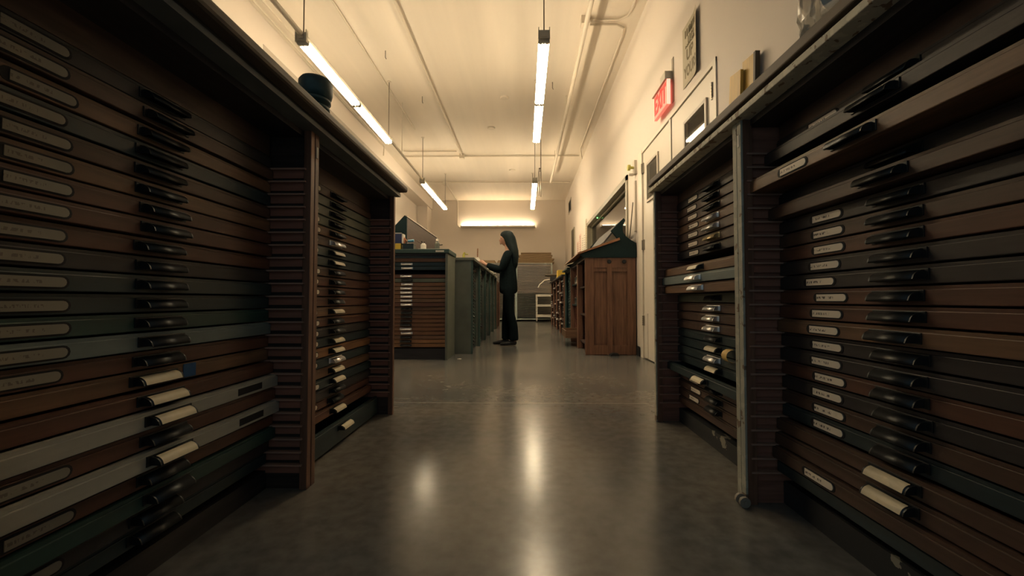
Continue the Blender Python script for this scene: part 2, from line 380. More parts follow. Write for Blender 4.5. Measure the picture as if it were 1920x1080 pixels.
# door holder (round magnet on the frame) 
t = thing('door_holder', 'cream door holder with a round cup high on the door frame beside the window', 'door holder', (XR - .03, 4.86, 2.2))
MB().box(0, .03, -.05, .03, -.06, .10).build('back_plate', 'trim', t)
MB().tube([(0, -.01, .02), (-.035, -.01, .02), (-.04, -.01, .02), (-.07, -.01, .02)], [.016, .016, .034, .034], 14).build('cup', 'lime', t)
MB().box(-.05, 0, .0, .025, -.07, -.045).build('catch', 'trim', t)
t = tag(MB().box(-.022, 0, -.03, .03, -.30, .30).build('door_bar', 'trim', None, (XR, 4.86, 1.76)), 'long cream vertical cover strip on the wall beside the door hinges', 'cover strip')

# ------------------------------------------------------------------ type cabinets
_cache = {}
def drawer_mesh(w, h=.040, deep=.40):
    k = ('d', round(w, 3), h, deep)
    if k not in _cache:
        m = MB(); x = w / 2; z = h / 2
        m.cbox(-x, x, 0, .018, -z, z - .007, .0018)
        m.box(-x, x, .0035, .018, z - .008, z)                       # recessed bead along the top edge
        m.box(-x + .004, -x + .016, .018, deep, -z, z - .004).box(x - .016, x - .004, .018, deep, -z, z - .004)
        m.box(-x + .004, x - .004, deep - .01, deep, -z, z - .004).box(-x + .016, x - .016, .018, deep - .01, -z, -z + .006)
        _cache[k] = m.mesh('drawer', ['drawer_brown'])
    return _cache[k]
def handle_mesh(kind):
    k = ('h', kind)
    if k not in _cache:
        m = MB(); n = 7; hw = .052
        prof = [(-.003 - .023 * math.sin(a), -.010 + .018 * math.cos(a)) for a in [i * PI / 2 / n for i in range(n + 1)]]
        prof[-1] = (-.027, -.011)
        inner = [(y + .0025 if i else y, z - .0025) for i, (y, z) in enumerate(prof)]
        vs = []; fs = []
        for x in (-hw, hw): vs += [(x, y, z) for y, z in prof] + [(x, y, z) for y, z in inner]
        c = n + 1; a = 2 * c
        for i in range(n):
            fs.append((i, i + 1, a + i + 1, a + i)); fs.append((c + i, a + c + i, a + c + i + 1, c + i + 1))
            fs.append((i, c + i, c + i + 1, i + 1)); fs.append((a + i, a + i + 1, a + c + i + 1, a + c + i))
        fs.append((n, c + n, a + c + n, a + n))
        m.add(vs, fs, 0, True)
        for s in (-1, 1):                                          # cheeks
            m.prism([(0, .008)] + prof + [(0, -.011)], s * hw, s * (hw + .003), 'x')
        m.cbox(-hw - .012, hw + .012, -.003, .0005, -.013, .011, .001)   # flange
        if kind == 'card':                                          # card slipped into the front of the pull
            pr = [(y - .0012, z + .0010) for y, z in prof[1:]]
            vs = [(x, y, z) for x in (-hw + .003, hw - .003) for y, z in pr]; q = len(pr)
            m.add(vs, [(i, i + 1, q + i + 1, q + i) for i in range(q - 1)], 1, True)
        _cache[k] = m.mesh('handle', ['bronze', 'cream'])
    return _cache[k]
def pill(m, w, h, y0, y1, mi=0, left=True, right=True):
    pts = []; r = h / 2
    for sgn, rnd_ in ((1, right), (-1, left)):
        if rnd_: pts += [(sgn * (w / 2 - r) + r * math.cos(a), r * math.sin(a)) for a in [(-PI / 2 + i * PI / 6) + (0 if sgn > 0 else PI) for i in range(7)]]
        else: pts += [(sgn * w / 2, -sgn * r), (sgn * w / 2, sgn * r)]
    m.prism(pts, y0, y1, 'y', mi)
    return m
def label_meshes():
    if 'l' not in _cache:
        _cache['l'] = (pill(MB(), .125, .026, -.0012, .001).mesh('label_slot', ['slot']),
                       pill(MB(), .105, .0185, -.0028, -.0010, 0, False, True).mesh('label_card', ['label']))
    return _cache['l']
def runner_mesh(d0, d1, s):
    k = ('r', d0, d1, s)
    if k not in _cache:
        m = MB(); m.box(0, s * .006, d0, d1, -.030, -.003)
        m.box(0, s * .020, d0 - .012, d1, -.003, .0025, 1)
        _cache[k] = m.mesh('runner', ['red_y', 'ledge_y'])
    return _cache[k]

def cabinet(label, loc, rz, Wd, H, rows, top_z, recess, style, group=None, D=.60, pitch=.0444, base=.09, runners=True, labels=True, name='type_cabinet', dh=.040, lab_x=-.215, run_y=.028, lab_m='label'):
    """rows: list of dicts (colour, pull, handle, label) or None for an empty slot; top_z: height of the first row's centre"""
    t = thing(name, label, 'cabinet', loc, rz, group)
    st = style
    sw = .026
    for s in (-1, 1):
        x = s * Wd / 2
        MB().box(x, x - s * .014, .022, D, 0.0, H).build('side_panel', st['side'], t)
        m = MB(); a, b_ = sorted((x, x - s * sw)); m.cbox(a + .0005, b_, 0, st.get('cap', .026), 0.0, H, .002)
        st_o = m.build('stile', st['stile'], t)
        if 'core' in st:
            a, b_ = sorted((x, x - s * (sw + .004))); MB().box(a + .001, b_, .007, .034, 0, H - .001).build('stile_lining', st['core'], t)
        if st.get('plate') and s < 0: part_label(MB().box(x + .006, x + .018, -.0015, .001, H - .085, H - .045).build('number_plate', 'paper', t), 'small pale plate near the top of the stile')
    MB().box(-Wd / 2 + .014, Wd / 2 - .014, D - .012, D, 0.02, H).build('back_panel', st['inside'], t)
    MB().box(-Wd / 2 + .014, Wd / 2 - .014, recess + .004, D - .012, 0, base - .012).build('plinth', st.get('plinth', st['inside']), t)
    x = Wd / 2 - .014
    MB().box(-x, x, .03, D - .012, H - .02, H).build('top_panel', st['inside'], t)
    MB().box(-x + .012, x - .012, recess + .004, recess + .02, top_z + dh * .55, H - .02).build('top_rail', st['rail'], t)
    if runners:
        for s in (-1, 1):
            me = runner_mesh(run_y, D - .012, -s)
            for k in range(len(rows)):
                obj('runner', me, t, (s * x, 0, top_z - k * pitch - .024))
            for k in range(1, int((H - .03 - top_z) / pitch)): obj('runner', me, t, (s * x, 0, top_z + k * pitch - .024))
    dw = 2 * x - .016
    for k, r in enumerate(rows):
        if r is None: continue
        z = top_z - k * pitch
        d = shared('drawer', drawer_mesh(dw, dh, .40), r['c'], t, (0, recess - r.get('p', 0), z))
        if r.get('l') and r['l'] != 'none': part_label(d, r['l'])
        hk = r.get('h', 'bronze')
        if hk:
            hx = r.get('hx', 0)
            if hk == 'card':
                h = obj('handle', handle_mesh('card'), d, (hx, 0, .001)); part_label(h, 'dark pull holding a cream label card')
            else:
                h = shared('handle', handle_mesh('plain'), hk, d, (hx, 0, .001))
                if hk in ('steel', 'brass'): part_label(h, 'bright metal cup pull')
        if labels and r.get('tag', True):
            sl, cdm = label_meshes(); lx = lab_x + r.get('lx', 0)
            obj('label_slot', sl, d, (lx, 0, -.003)); shared('label_card', cdm, lab_m, d, (lx + .004, 0, -.003))
        if r.get('slot'):
            MB().box(.235, .345, -.001, .002, -.012, .008).build('slot', 'slot', d)
        if r.get('x'): r['x'](d)
    return t
def mk(n, pal, seed, hand='bronze', tagp=.8, **over):
    q = random.Random(seed); rows = []
    for k in range(n): rows.append(dict(c=q.choice(pal), h=hand, tag=q.random() < tagp, p=q.choice((0, 0, 0, .004, .008)), lx=q.uniform(-.012, .012), hx=q.uniform(-.006, .006)))
    return rows
RED = dict(plate=1, side='dark_y', stile='red_z', inside='drawer_dark', rail='drawer_brown')
CHIP = dict(plinth='plinth_scuffed', core='red_z', cap=.008, plate=1, side='red_y', stile='chip_z', inside='drawer_dark', rail='drawer_brown')
browns = ['drawer_brown'] * 4 + ['drawer_red'] * 4 + ['drawer_dark'] * 2 + ['drawer_tan']

# near left cabinet
rows = mk(24, browns, 3)
def up(i, **k): rows[i].update(k)
def tape(d): MB().cbox(.078, .118, -.002, 0, -.017, .018, .0008).build('tape_patch', 'blue', d); part_label(d.children[-1], 'square of blue tape')
up(0, c='drawer_dark'); up(1, c='drawer_brown'); up(2, c='drawer_tan', p=.0); up(3, c='drawer_teal'); up(4, c='drawer_brown', h='bronze'); up(5, c='drawer_tan'); up(6, c='drawer_red')
up(7, c='drawer_red'); up(8, c='drawer_red'); up(9, c='drawer_dark'); up(10, c='drawer_teal'); up(11, c='drawer_teal'); up(12, c='drawer_green')
up(13, c='drawer_grey', l='grey painted drawer', p=.008); up(14, c='drawer_red'); up(15, c='drawer_tan', h='card', x=tape, tag=False); up(16, c='drawer_red', h='card', p=.02, tag=False)
up(17, c='drawer_white', h='card', p=.036, slot=1, tag=False, l='off white painted drawer, pulled out a little'); up(18, c='drawer_red', p=.028)
up(19, c='drawer_white', h='card', p=.042, slot=1, tag=False, l='worn white painted drawer'); up(20, c='drawer_red', p=.02); up(21, c='drawer_green', p=.03, l='dark green painted drawer')
up(22, c='drawer_dark'); up(23, c='drawer_teal', tag=False)
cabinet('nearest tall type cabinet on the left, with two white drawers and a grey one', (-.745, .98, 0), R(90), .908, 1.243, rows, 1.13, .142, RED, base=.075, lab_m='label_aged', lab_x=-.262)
# second left cabinet
rows = mk(24, browns, 5)
up(0, c='drawer_brown'); up(1, c='drawer_olive'); up(2, c='drawer_olive'); up(3, c='drawer_olive'); up(4, c='drawer_tan'); up(5, c='drawer_brown', h='steel'); up(6, c='drawer_teal', h='card'); up(7, c='drawer_teal', h='card')
up(8, c='drawer_brown'); up(9, c='drawer_red'); up(10, c='drawer_red'); up(11, c='drawer_red'); up(12, c='drawer_tan', h='card'); up(13, c='drawer_red'); up(14, c='drawer_dark')
up(15, c='drawer_teal', h='card'); up(16, c='drawer_orange', h='card'); up(17, c='drawer_teal', h='steel'); up(18, c='drawer_tan', h='card'); up(19, c='drawer_teal', h='card', p=.01); up(20, c='drawer_dark'); up(21, c='drawer_red', h='bronze'); up(22, c='drawer_red', h='card', p=.015)
rows.pop()
c2 = cabinet('second type cabinet on the left, with a deep dark drawer pulled out at the floor', (-.745, 1.892, 0), R(90), .908, 1.243, rows, 1.13, .135, RED, base=.03)
d = shared('drawer', drawer_mesh(.864, .092, .40), 'drawer_teal', c2, (0, .135 - .05, .058)); part_label(d, 'deep dark bottom drawer')
part_label(obj('handle', handle_mesh('card'), d, (0, 0, .02)), 'dark pull holding a cream label card')

# near right cabinet
rows = mk(24, browns, 11)
for r in rows: r['tag'] = True
up(0, c='drawer_dark'); up(1, c='drawer_dark', tag=False, p=.045); up(2, c='drawer_dark', tag=False); up(3, c='drawer_tan', p=.096, l='tan drawer pulled out further than the rest'); up(4, c='drawer_dark', tag=False, p=0); up(5, c='drawer_brown', p=.035, tag=False)
up(6, c='drawer_dark'); up(7, c='drawer_brown'); up(8, c='drawer_red'); up(9, c='drawer_dark'); up(10, c='drawer_dark', lx=-.03); up(11, c='drawer_red'); up(12, c='drawer_red'); up(13, c='drawer_tan', p=.012)
up(14, c='drawer_dark'); up(15, c='drawer_dark'); up(16, c='drawer_red'); up(17, c='drawer_dark'); up(18, c='drawer_brown'); up(19, c='drawer_teal'); up(20, c='drawer_brown', h='card', tag=False, p=.02); up(21, c='drawer_brown', h='card', tag=False, p=.025)
up(22, c='drawer_brown', p=.035, h=None); up(23, c='drawer_teal', tag=False, h=None, p=.02)
rows[7]['lx'] = .004
near_r = cabinet('nearest tall type cabinet on the right, with a column of cream labels', (.705, .915, 0), R(-90), .883, 1.236, rows, 1.147, .122, CHIP, base=.085)
# second right cabinet
rows = mk(24, browns, 13)
for r in rows: r['tag'] = True
up(0, c='drawer_dark'); up(1, c='drawer_brown'); up(2, c='drawer_brown'); up(3, c='drawer_tan', h='steel'); up(4, c='drawer_brown', h='steel'); up(5, c='drawer_brown', h='brass'); up(6, c='drawer_dark')
rows[7] = None
up(8, c='drawer_tan', p=.072, h='card', tag=False); up(9, c='drawer_grey', p=.082, h='steel', tag=False, l='blue grey painted drawer, pulled out'); up(10, c='drawer_tan', p=.074, h='steel', tag=False)
up(11, c='drawer_olive', tag=False); up(12, c='drawer_brown', tag=False, h='steel'); up(13, c='drawer_brown', tag=False, h='steel'); up(14, c='drawer_brown', tag=False, h='steel'); up(15, c='drawer_teal', tag=False)
def ytag(d):
    m = MB(); n = 8
    vs = [(x, -.004 - .030 * math.sin(a), .018 - .002 - .026 * (1 - math.cos(a))) for x in (.13, .172) for a in [i * PI / n for i in range(n + 1)]]
    m.add(vs, [(i, i + 1, n + 2 + i, n + 1 + i) for i in range(n)], 0, True)
    part_label(m.build('paper_tag', 'tape', d), 'curled yellow paper tag')
up(16, c='drawer_teal', tag=False, h='card', x=ytag); up(17, c='drawer_teal', tag=False, h='steel'); up(18, c='drawer_teal', tag=False, h='card'); up(19, c='drawer_teal', tag=False, h='card', p=.06, l='dark drawer pulled out'); up(20, c='drawer_brown'); up(21, c='drawer_brown'); up(22, c='drawer_brown'); up(23, c='drawer_brown', tag=False, h=None)
cabinet('second type cabinet on the right, with three drawers pulled out at mid height', (.705, 1.799, 0), R(-90), .883, 1.236, rows, 1.147, .122, CHIP, base=.085)
# bright scrape of bare wood and small wheels at the foot of the right cabinets
def wheels(cab, x, y):
    w_ = MB()
    for k in range(2): w_.tube([(x + k * .026, y, .017), (x + .010 + k * .026, y, .017)], [.0165, .0165], 14)
    w_.tube([(x - .004, y, .018), (x + .040, y, .018)], .006)
    o = w_.build('roller_foot', 'roller', cab); part_label(o, 'pair of pale rollers at the foot of the stile')
wheels(near_r, -.425, -.016)

# worktops laid over the near cabinets
t = thing('worktop', 'long dark wooden worktop over the left pair of type cabinets', 'worktop', (-1.02, 1.4, 1.243))
MB().box(-.34, .305, -.93, .945, 0, .016).build('moulding', 'slate_paint', t)
MB().box(-.34, .300, -.93, .950, .016, .030, 0).build('under_board', 'top_dark', t)
m = MB(); m.cbox(-.34, .342, -.93, .962, .028, .062, .010); m.build('board', 'top_wood', t)
t = thing('worktop', 'long dark wooden worktop with a chipped pale lower edge over the right type cabinets', 'worktop', (1.0, 1.36, 1.236))
MB().cbox(-.316, .325, -.90, .90, 0, .020, .002).build('chipped_edge', 'chip_top', t)
MB().box(-.300, .325, -.90, .885, .020, .034).build('under_board', 'top_dark', t)
MB().cbox(-.318, .325, -.90, .890, .033, .064, .004).build('board', 'top_wood', t)

# ------------------------------------------------------------------ things on the near worktops
prof_b = [(.044, 0), (.058, .030), (.062, .042), (.058, .045), (.052, .046), (.041, .012), (.0001, .010)]
zt = 1.305
for k in range(5):
    q = MB(); sc = 1 + .06 * k
    if k < 4: q.lathe([(r * sc, z) for r, z in [(.034, 0), (.040, .012), (.049, .016), (.049, .0262), (.045, .0262), (.030, .008), (.0001, .006)]], (0, 0, 0), 24)
    else: q.lathe([(.044, 0), (.056, .010), (.060, .026), (.060, .066), (.052, .078), (.030, .082), (.0001, .082)], (0, 0, 0), 24)
    o = q.build('pot', 'darkpot', None, (-.80 + .003 * math.sin(k * 2), 1.535 + .003 * math.cos(k), zt + .0265 * k))
    tag(o, ['dark green pot at the bottom of the nested stack on the left worktop', 'second dark green pot from the bottom of the nested stack', 'third dark green pot from the bottom of the nested stack',
            'fourth dark green pot, just under the topmost of the nested stack', 'topmost dark green pot, upside down, on the nested stack on the left worktop'][k], 'pot', 'nested pots on the left worktop')
# boards standing against the right wall
m = MB(); m.prism([(-.075, 0), (.075, 0), (.062, .72), (-.062, .70)], -.009, .009, 'x')
o = m.build('board', 'gold_board', None, (1.245, 2.44, 1.3)); o.rotation_euler = (0, R(2.5), 0)
tag(o, 'gold coloured board leaning on the right wall, the left one of the pair', 'board')
m = MB(); m.prism([(-.065, 0), (.055, 0), (.055, .755), (-.060, .74)], -.012, .012, 'x')
o = m.build('board', ['gold_board'], None, (1.285, 2.35, 1.3), (0, R(1.5), 0)); tag(o, 'gold board with a thick dark edge, the right one of the pair', 'board')
MB().box(-.014, .012, -.085, -.065, 0, .742).build('dark_edge', 'gold_edge', o, (0, .001, 0))
# crumpled clear bag on the right worktop
bm = bmesh.new(); bmesh.ops.create_icosphere(bm, subdivisions=4, radius=1)
from mathutils import noise as NZ
for v in bm.verts:
    d = v.co.normalized(); k = 1 + .22 * NZ.noise(d * 3.1) + .10 * NZ.noise(d * 9.0) + .05 * abs(NZ.noise(d * 22))
    v.co = Vector((d.x * .075 * k, d.y * .10 * k, max(-.098, d.z * .13 * k)))
    if v.co.z < -.05: v.co.x *= 1.15; v.co.y *= 1.12
me = bpy.data.meshes.new('plastic_bag'); bm.to_mesh(me); bm.free(); me.materials.append(M['bag'])
tag(obj('plastic_bag', me, None, (.80, 1.03, 1.3985)), 'crumpled clear plastic bag on the right worktop', 'bag')

# ------------------------------------------------------------------ fluorescent fixtures
ZL = 2.97
def fixture(label, x, y0, n=2, L=1.185, mirrored=False):
    t = thing('fluorescent_light', label, 'ceiling light', (x, y0, ZL), 0, 'hanging fluorescent lights')
    tot = n * L
    m = MB(); m.prism([(-.016, .020), (.016, .020), (.031, .040), (.031, .075), (-.031, .075), (-.031, .040)], 0, tot)
    m.build('channel', 'galv', t)
    m = MB().box(-.045, .045, -.012, 0, .012, .085).box(-.022, .022, -.02, -.012, .025, .07).box(-.052, -.045, -.03, 0, -.01, .10).box(.045, .052, -.03, 0, -.01, .10); m.build('end_plate', 'galv', t)
    MB().box(-.045, .045, tot, tot + .012, .012, .085).build('end_plate', 'galv', t)
    for k in range(n):
        for s in (-1, 1):
            MB().tube([(s * .030, k * L + .03, 0), (s * .030, (k + 1) * L - .03, 0)], .019, 14).build('tube', 'tube', t)
        for y in (k * L + .008, (k + 1) * L - .030):
            MB().prism([(-.022, .05), (.022, .05), (.050, .022), (.052, -.014), (.030, -.024), (.010, -.016), (0, -.032), (-.010, -.016), (-.030, -.024), (-.052, -.014), (-.050, .022)], y, y + .02).build('lamp_holder', 'galv', t)
    for y in (.02, tot - .02):
        MB().tube([(0, y, .10), (0, y, ZC - ZL)], .0055, 8).build('hanger_rod', 'rod', t)
        MB().lathe([(.03, -.012), (.03, 0)], (0, y, ZC - ZL), 12).build('canopy', 'conduit', t)
    return t
fixture('near pair of lit tubes hanging over the right side of the aisle', .178, 3.60)
fixture('near pair of lit tubes hanging on the left above the left worktop', -2.0, 3.60)
fixture('lit tubes hanging in the side room behind the doors', 2.35, 5.7)  # out of view, added to brighten the room behind the glass
fixture('far lit tubes hanging in front of the back wall, right one', .21, 8.03)
fixture('far lit tubes hanging in front of the back wall, left one', -2.02, 8.03)
t = thing('wall_light', 'long glowing strip light with a thin shelf on the back wall', 'wall light', (-.85, YB, 3.0))
MB().box(-1.2, 1.2, -.15, 0, -.03, -.005).box(-1.2, 1.2, -.155, -.145, -.03, .03).build('shelf', 'trim', t)
for k in range(2):
    for q in range(1): MB().tube([(-1.17 + k * 1.18, -.075, .03), (-.03 + k * 1.18, -.075, .03)], .019, 14).build('tube', 'tube', t)
for x in (-1.19, -.012, 1.17): MB().box(x, x + .02, -.095, -.055, -.005, .055).build('lamp_holder', 'galv', t)

# pipes and conduits
def pipe(label, pts, r, name='conduit', cat='conduit', mats='conduit', clips=()):
    c = Vector(pts[0]); t = thing(name, label, cat, c)
    MB().tube([Vector(p) - c for p in pts], r, 10).build('pipe_run', mats, t)
    for p in clips:
        q = Vector(p) - c; MB().box(q.x - .05, q.x + .05, q.y - .05, q.y + .05, q.z - .05, q.z + .05).build('junction_box', mats, t)
    return t
def hangers(t, ys, x, z, r=.006):
    for y in ys:
        c = t.location; MB().tube([(x - c.x, y - c.y, z - c.z), (x - c.x, y - c.y, ZC - c.z)], r, 8).build('pipe_hanger', 'conduit', t)
p = pipe('thick white pipe running under the ceiling, right of the right lights', [(.665, 1.2, 3.60), (.665, 10.2, 3.60)], .026, 'ceiling_pipe', 'pipe'); hangers(p, (3.5, 6.4, 8.8), .665, 3.6)
pipe('thin conduit along the ceiling left of the right lights, ending at a junction box', [(-1.385, 1.5, ZC - .03), (-1.385, 9.0, ZC - .03)], .016, clips=[(-1.385, 9.0, ZC - .05)])
pipe('thin conduit along the ceiling above the left lights', [(-2.06, 1.5, ZC - .02), (-2.06, 7.6, ZC - .02)], .011)
pipe('conduit crossing the ceiling from side to side, nearer of the two', [(-2.7, 9.05, ZC - .028), (1.22, 9.05, ZC - .028)], .016)
pipe('short second conduit beside the crossing conduit at the left', [(-2.6, 8.70, ZC - .028), (-2.45, 8.74, ZC - .028), (-1.46, 8.74, ZC - .028)], .014)
pipe('conduit crossing the ceiling from side to side, farther of the two', [(-2.75, 11.1, ZC - .025), (1.25, 11.1, ZC - .025)], .015)
pipe('conduit dropping from the ceiling down the back wall to the strip light', [(-2.16, 11.1, ZC - .03), (-2.16, YB - .06, ZC - .03), (-2.16, YB - .03, ZC - .08), (-2.16, YB - .03, 3.06), (-2.12, YB - .03, 3.0), (-2.06, YB - .05, 2.98)], .017, clips=[(-2.16, 11.1, ZC - .05)])
pipe('conduit along the top of the right wall', [(.765, 4.70, ZC - .025), (1.08, 4.70, ZC - .025), (1.17, 4.76, ZC - .025), (1.19, 4.9, ZC - .025), (1.19, 8.55, ZC - .025), (1.21, 8.7, ZC - .05), (1.24, 8.75, ZC - .2)], .013)
pipe('conduit crossing to the right wall near the camera, with a box', [(.72, 4.62, ZC - .025), (1.08, 4.62, ZC - .025), (1.17, 4.55, ZC - .025), (1.19, 4.4, ZC - .025), (1.19, 3.25, ZC - .025)], .013, clips=[(.70, 4.62, ZC - .04)])
pipe('conduit along the corner of the ceiling over the left wall', [(-2.90, 1.8, ZC - .03), (-2.90, 8.3, ZC - .03), (-2.90, 8.36, ZC - .06), (-2.92, 8.38, ZC - .24)], .012)
pipe('second conduit along the corner of the ceiling over the left wall', [(-2.80, 3.9, ZC - .03), (-2.80, 8.3, ZC - .03)], .010)
p = pipe('square raceway joining the left lights, near stretch', [(-2.0, 1.7, ZL + .065), (-2.0, 3.57, ZL + .065)], .022); hangers(p, (2.4,), -2.0, ZL + .08, .005)
p = pipe('raceway joining the left lights, stretch between them', [(-2.0, 5.99, ZL + .065), (-2.015, 8.0, ZL + .065)], .02); hangers(p, (6.6,), -2.0, ZL + .08, .005)
for i, (x, y) in enumerate(((-1.75, 3.9), (-1.80, 5.2), (-1.62, 6.4), (.42, 6.0), (.38, 3.5))):
    centre(MB().tube([(x, y, ZC), (x, y, ZC - .09), (x + .012, y, ZC - .11)], .005, 6), 'ceiling_hook', 'rod', ['small hook in the ceiling right of the left lights, nearest of the three', 'small hook in the ceiling right of the left lights, middle of the three',
        'small hook in the ceiling right of the left lights, farthest of the three', 'small hook in the ceiling right of the far end of the near right light', 'small hook in the ceiling beside the near end of the right light'][i], 'hook')
m = MB().tube([(.335, 8.2, ZC), (.335, 8.2, 2.72)], .008, 8).tube([(.30, 8.35, 3.3), (.30, 8.35, 2.78)], .008, 8).box(.295, .34, 8.195, 8.355, 3.28, 3.31)
centre(m, 'pull_cord', 'rod', 'two thin dark rods hanging beside the far right light', 'cord')
for i, (x, y) in enumerate(((-.32, 6.45), (-.62, 7.6), (-.30, 10.1))):
    centre(MB().lathe([(.06, -.018), (.075, -.006), (.075, 0)], (x, y, ZC), 16), 'ceiling_plate', 'conduit', 'round cover plate on the ceiling, %s of the three' % ['nearest', 'middle', 'farthest'][i], 'cover plate')

# ------------------------------------------------------------------ on the right wall
t = thing('exit_sign', 'lit red exit sign on the right wall above the doors', 'sign', (XR, 3.79, 2.39))
m = MB().cbox(-.062, -.030, -.18, .18, 0, .225, .004); m.build('face', 'exit_face', t)
m = MB().box(-.061, -.031, .18, .186, 0, .225).box(-.061, -.031, -.186, -.18, 0, .225); m.build('rim', 'exit_rim', t)
me = text_mesh('EXIT', .235, .002, .006, .66); me.materials.append(M['exit_ink'])
obj('letters', me, t, (-.064, 0, .113), (R(90), 0, R(-90)))
MB().box(-.08, -.03, -.185, .185, .225, .232).build('canopy', 'trim', t)
MB().box(-.07, 0, -.16, -.03, .232, .31).build('bracket', 'galv', t)
MB().box(-.006, 0, -.19, -.15, .02, .42).build('back_plate', 'hinge', t)
# poster
t = thing('poster', 'tan poster with big brown lettering above the door on the right wall', 'poster', (XR - .004, 3.225, 2.395))
n = 10; vs = []
for i in range(n + 1):
    u = i / n; yy = .155 - .31 * u; c = max(0, u - .55) / .45
    for z in (0, .25, .5): vs.append((-.002 - .022 * c * c, yy, z))
m = MB().add(vs, [(i * 3 + j, i * 3 + j + 1, i * 3 + j + 4, i * 3 + j + 3) for i in range(n) for j in range(2)])
o = m.build('sheet', 'poster', t); o.modifiers.new('s', 'SOLIDIFY').thickness = .001
def line(txt, z, size, sx, y=0):
    me = text_mesh(txt, size, .0004, .004, sx); me.materials.append(M['ink']); 
    for v in me.vertices:                               # follow the curl of the sheet
        u = (.155 + v.co.x + y) / .31; c = max(0, u - .55) / .45; v.co.z += .022 * c * c + .0035
    o = obj('lettering', me, t, (0, -y, z), (R(90), 0, R(-90)))
line('UP', .235, .13, .85, -.01); line('YOURS', .105, .125, .62)
q = random.Random(5); m = MB()                          # upper lines: print too worn to read
for z, h, x0, x1 in ((.425, .062, -.10, .11), (.355, .052, -.04, .06), (.315, .022, -.09, .09)):
    x = x0
    while x < x1:
        w_ = q.uniform(.010, .018); u = (.155 + x) / .31; c = max(0, u - .55) / .45; X = -.0035 - .022 * c * c
        m.box(X - .002, X, -x - w_, -x, z - h / 2, z + h / 2)
        if q.random() < .6: m.box(X - .002, X, -x - w_ - .018, -x, z + q.choice((-1, 0, 1)) * h * .4 - .006, z + q.choice((-1, 0, 1)) * 0 + h * .1)
        x += w_ + q.uniform(.010, .022)
m.build('lettering', 'ink', t)
t = thing('wall_vent', 'louvred vent high on the right wall near the back', 'vent', (XR, 11.85, 3.18))
MB().box(-.012, 0, -.34, .34, 0, .03).box(-.012, 0, -.34, .34, .34, .37).box(-.012, 0, -.34, -.31, 0, .37).box(-.012, 0, .31, .34, 0, .37).build('vent_frame', 'trim', t)
for k in range(10): MB().prism([(-.010, 0), (-.002, .014), (-.0005, .014), (-.008, 0)], -.31, .31, 'y').build('louvre', 'olive_trim', t, (0, 0, .04 + k * .03))
MB().box(-.0004, 0, -.31, .31, .03, .34).build('backing', 'slot', t)
t = thing('notice_board', 'narrow dark panel hung on the right wall near the back', 'notice board', (XR, 11.02, 1.72))
MB().box(-.02, 0, -.28, .28, 0, .82).build('panel', 'gold_edge', t)
MB().box(-.026, -.004, -.30, -.28, -.02, .84).box(-.026, -.004, .28, .30, -.02, .84).box(-.026, -.004, -.28, .28, .82, .84).box(-.026, -.004, -.28, .28, -.02, 0).build('panel_frame', 'olive_trim', t)
for i, (y, z, w_, h, mm) in enumerate(((10.15, 1.72, .26, .36, 'pink_paper'), (9.72, 1.68, .30, .52, 'pink_paper'), (9.33, 1.72, .24, .38, 'paper'), (9.02, 1.66, .22, .46, 'paper'), (8.78, 1.72, .16, .66, 'poster'))):
    m = MB().box(-.003, 0, -w_ / 2, w_ / 2, 0, h)
    o = m.build('notice', mm, None, (XR, y, z)); tag(o, ['pinkish notice on the right wall, farthest of the row beside the window', 'tall pinkish notice on the right wall, second farthest of the row', 'pale notice in the middle of the row on the right wall',
        'pale notice, second from the window', 'tall tan notice right beside the window frame'][i], 'notice')
    q = random.Random(i); l = MB(); zz = h - .05
    while zz > .05:
        l.box(-.0036, -.003, -w_ / 2 + .03, w_ / 2 - .03 - q.random() * .06, zz - .012, zz); zz -= .05
    l.build('print_lines', 'ink', o)
centre(MB().tube([(1.235, 4.80, 1.37), (1.285, 4.83, 1.80)], .006, 8), 'stick', 'gold_edge', 'thin brown stick leaning on the wall behind the sloping desk', 'stick')

# ------------------------------------------------------------------ middle left: cabinet facing the camera and the green row
rows = mk(22, ['drawer_warm', 'drawer_warm', 'drawer_red', 'drawer_tan', 'drawer_warm'], 21, tagp=0)
for k in (1, 2, 3): rows[k]['c'] = 'drawer_teal'
rows[0]['h'] = None; rows[5]['c'] = 'drawer_olive'; rows[19]['c'] = 'drawer_tan'; rows[20]['c'] = 'drawer_orange'; rows[21]['c'] = 'drawer_orange'
for k in (1, 2, 4, 6, 7, 8, 9, 10, 11, 17, 18): rows[k]['h'] = 'steel'
rows[3] = None; rows[4]['c'] = 'drawer_red'
for r in rows:
    if r: r['p'] = 0
rows[11]['p'] = .02
GREY = dict(side='grey_green', stile='grey_green', inside='drawer_dark', rail='drawer_teal')
cabinet('wooden drawer cabinet between grey posts, facing the camera at mid left', (-1.29, 4.42, 0), 0, .92, 1.155, rows, 1.085, .05, GREY, D=.47, base=.13, runners=False, labels=False)
t = thing('worktop', 'small dark worktop on the cabinet facing the camera', 'worktop', (-1.29, 4.65, 1.155))
MB().cbox(-.48, .475, -.235, .235, 0, .045, .004).build('board', 'green_paint', t)
MB().box(.33, .42, -.240, -.235, .012, .030).box(-.36, -.26, -.240, -.235, .012, .030).build('label_plate', 'paper', t)
GREEN = dict(side='grey_green', stile='green_paint', inside='drawer_teal', rail='drawer_teal')
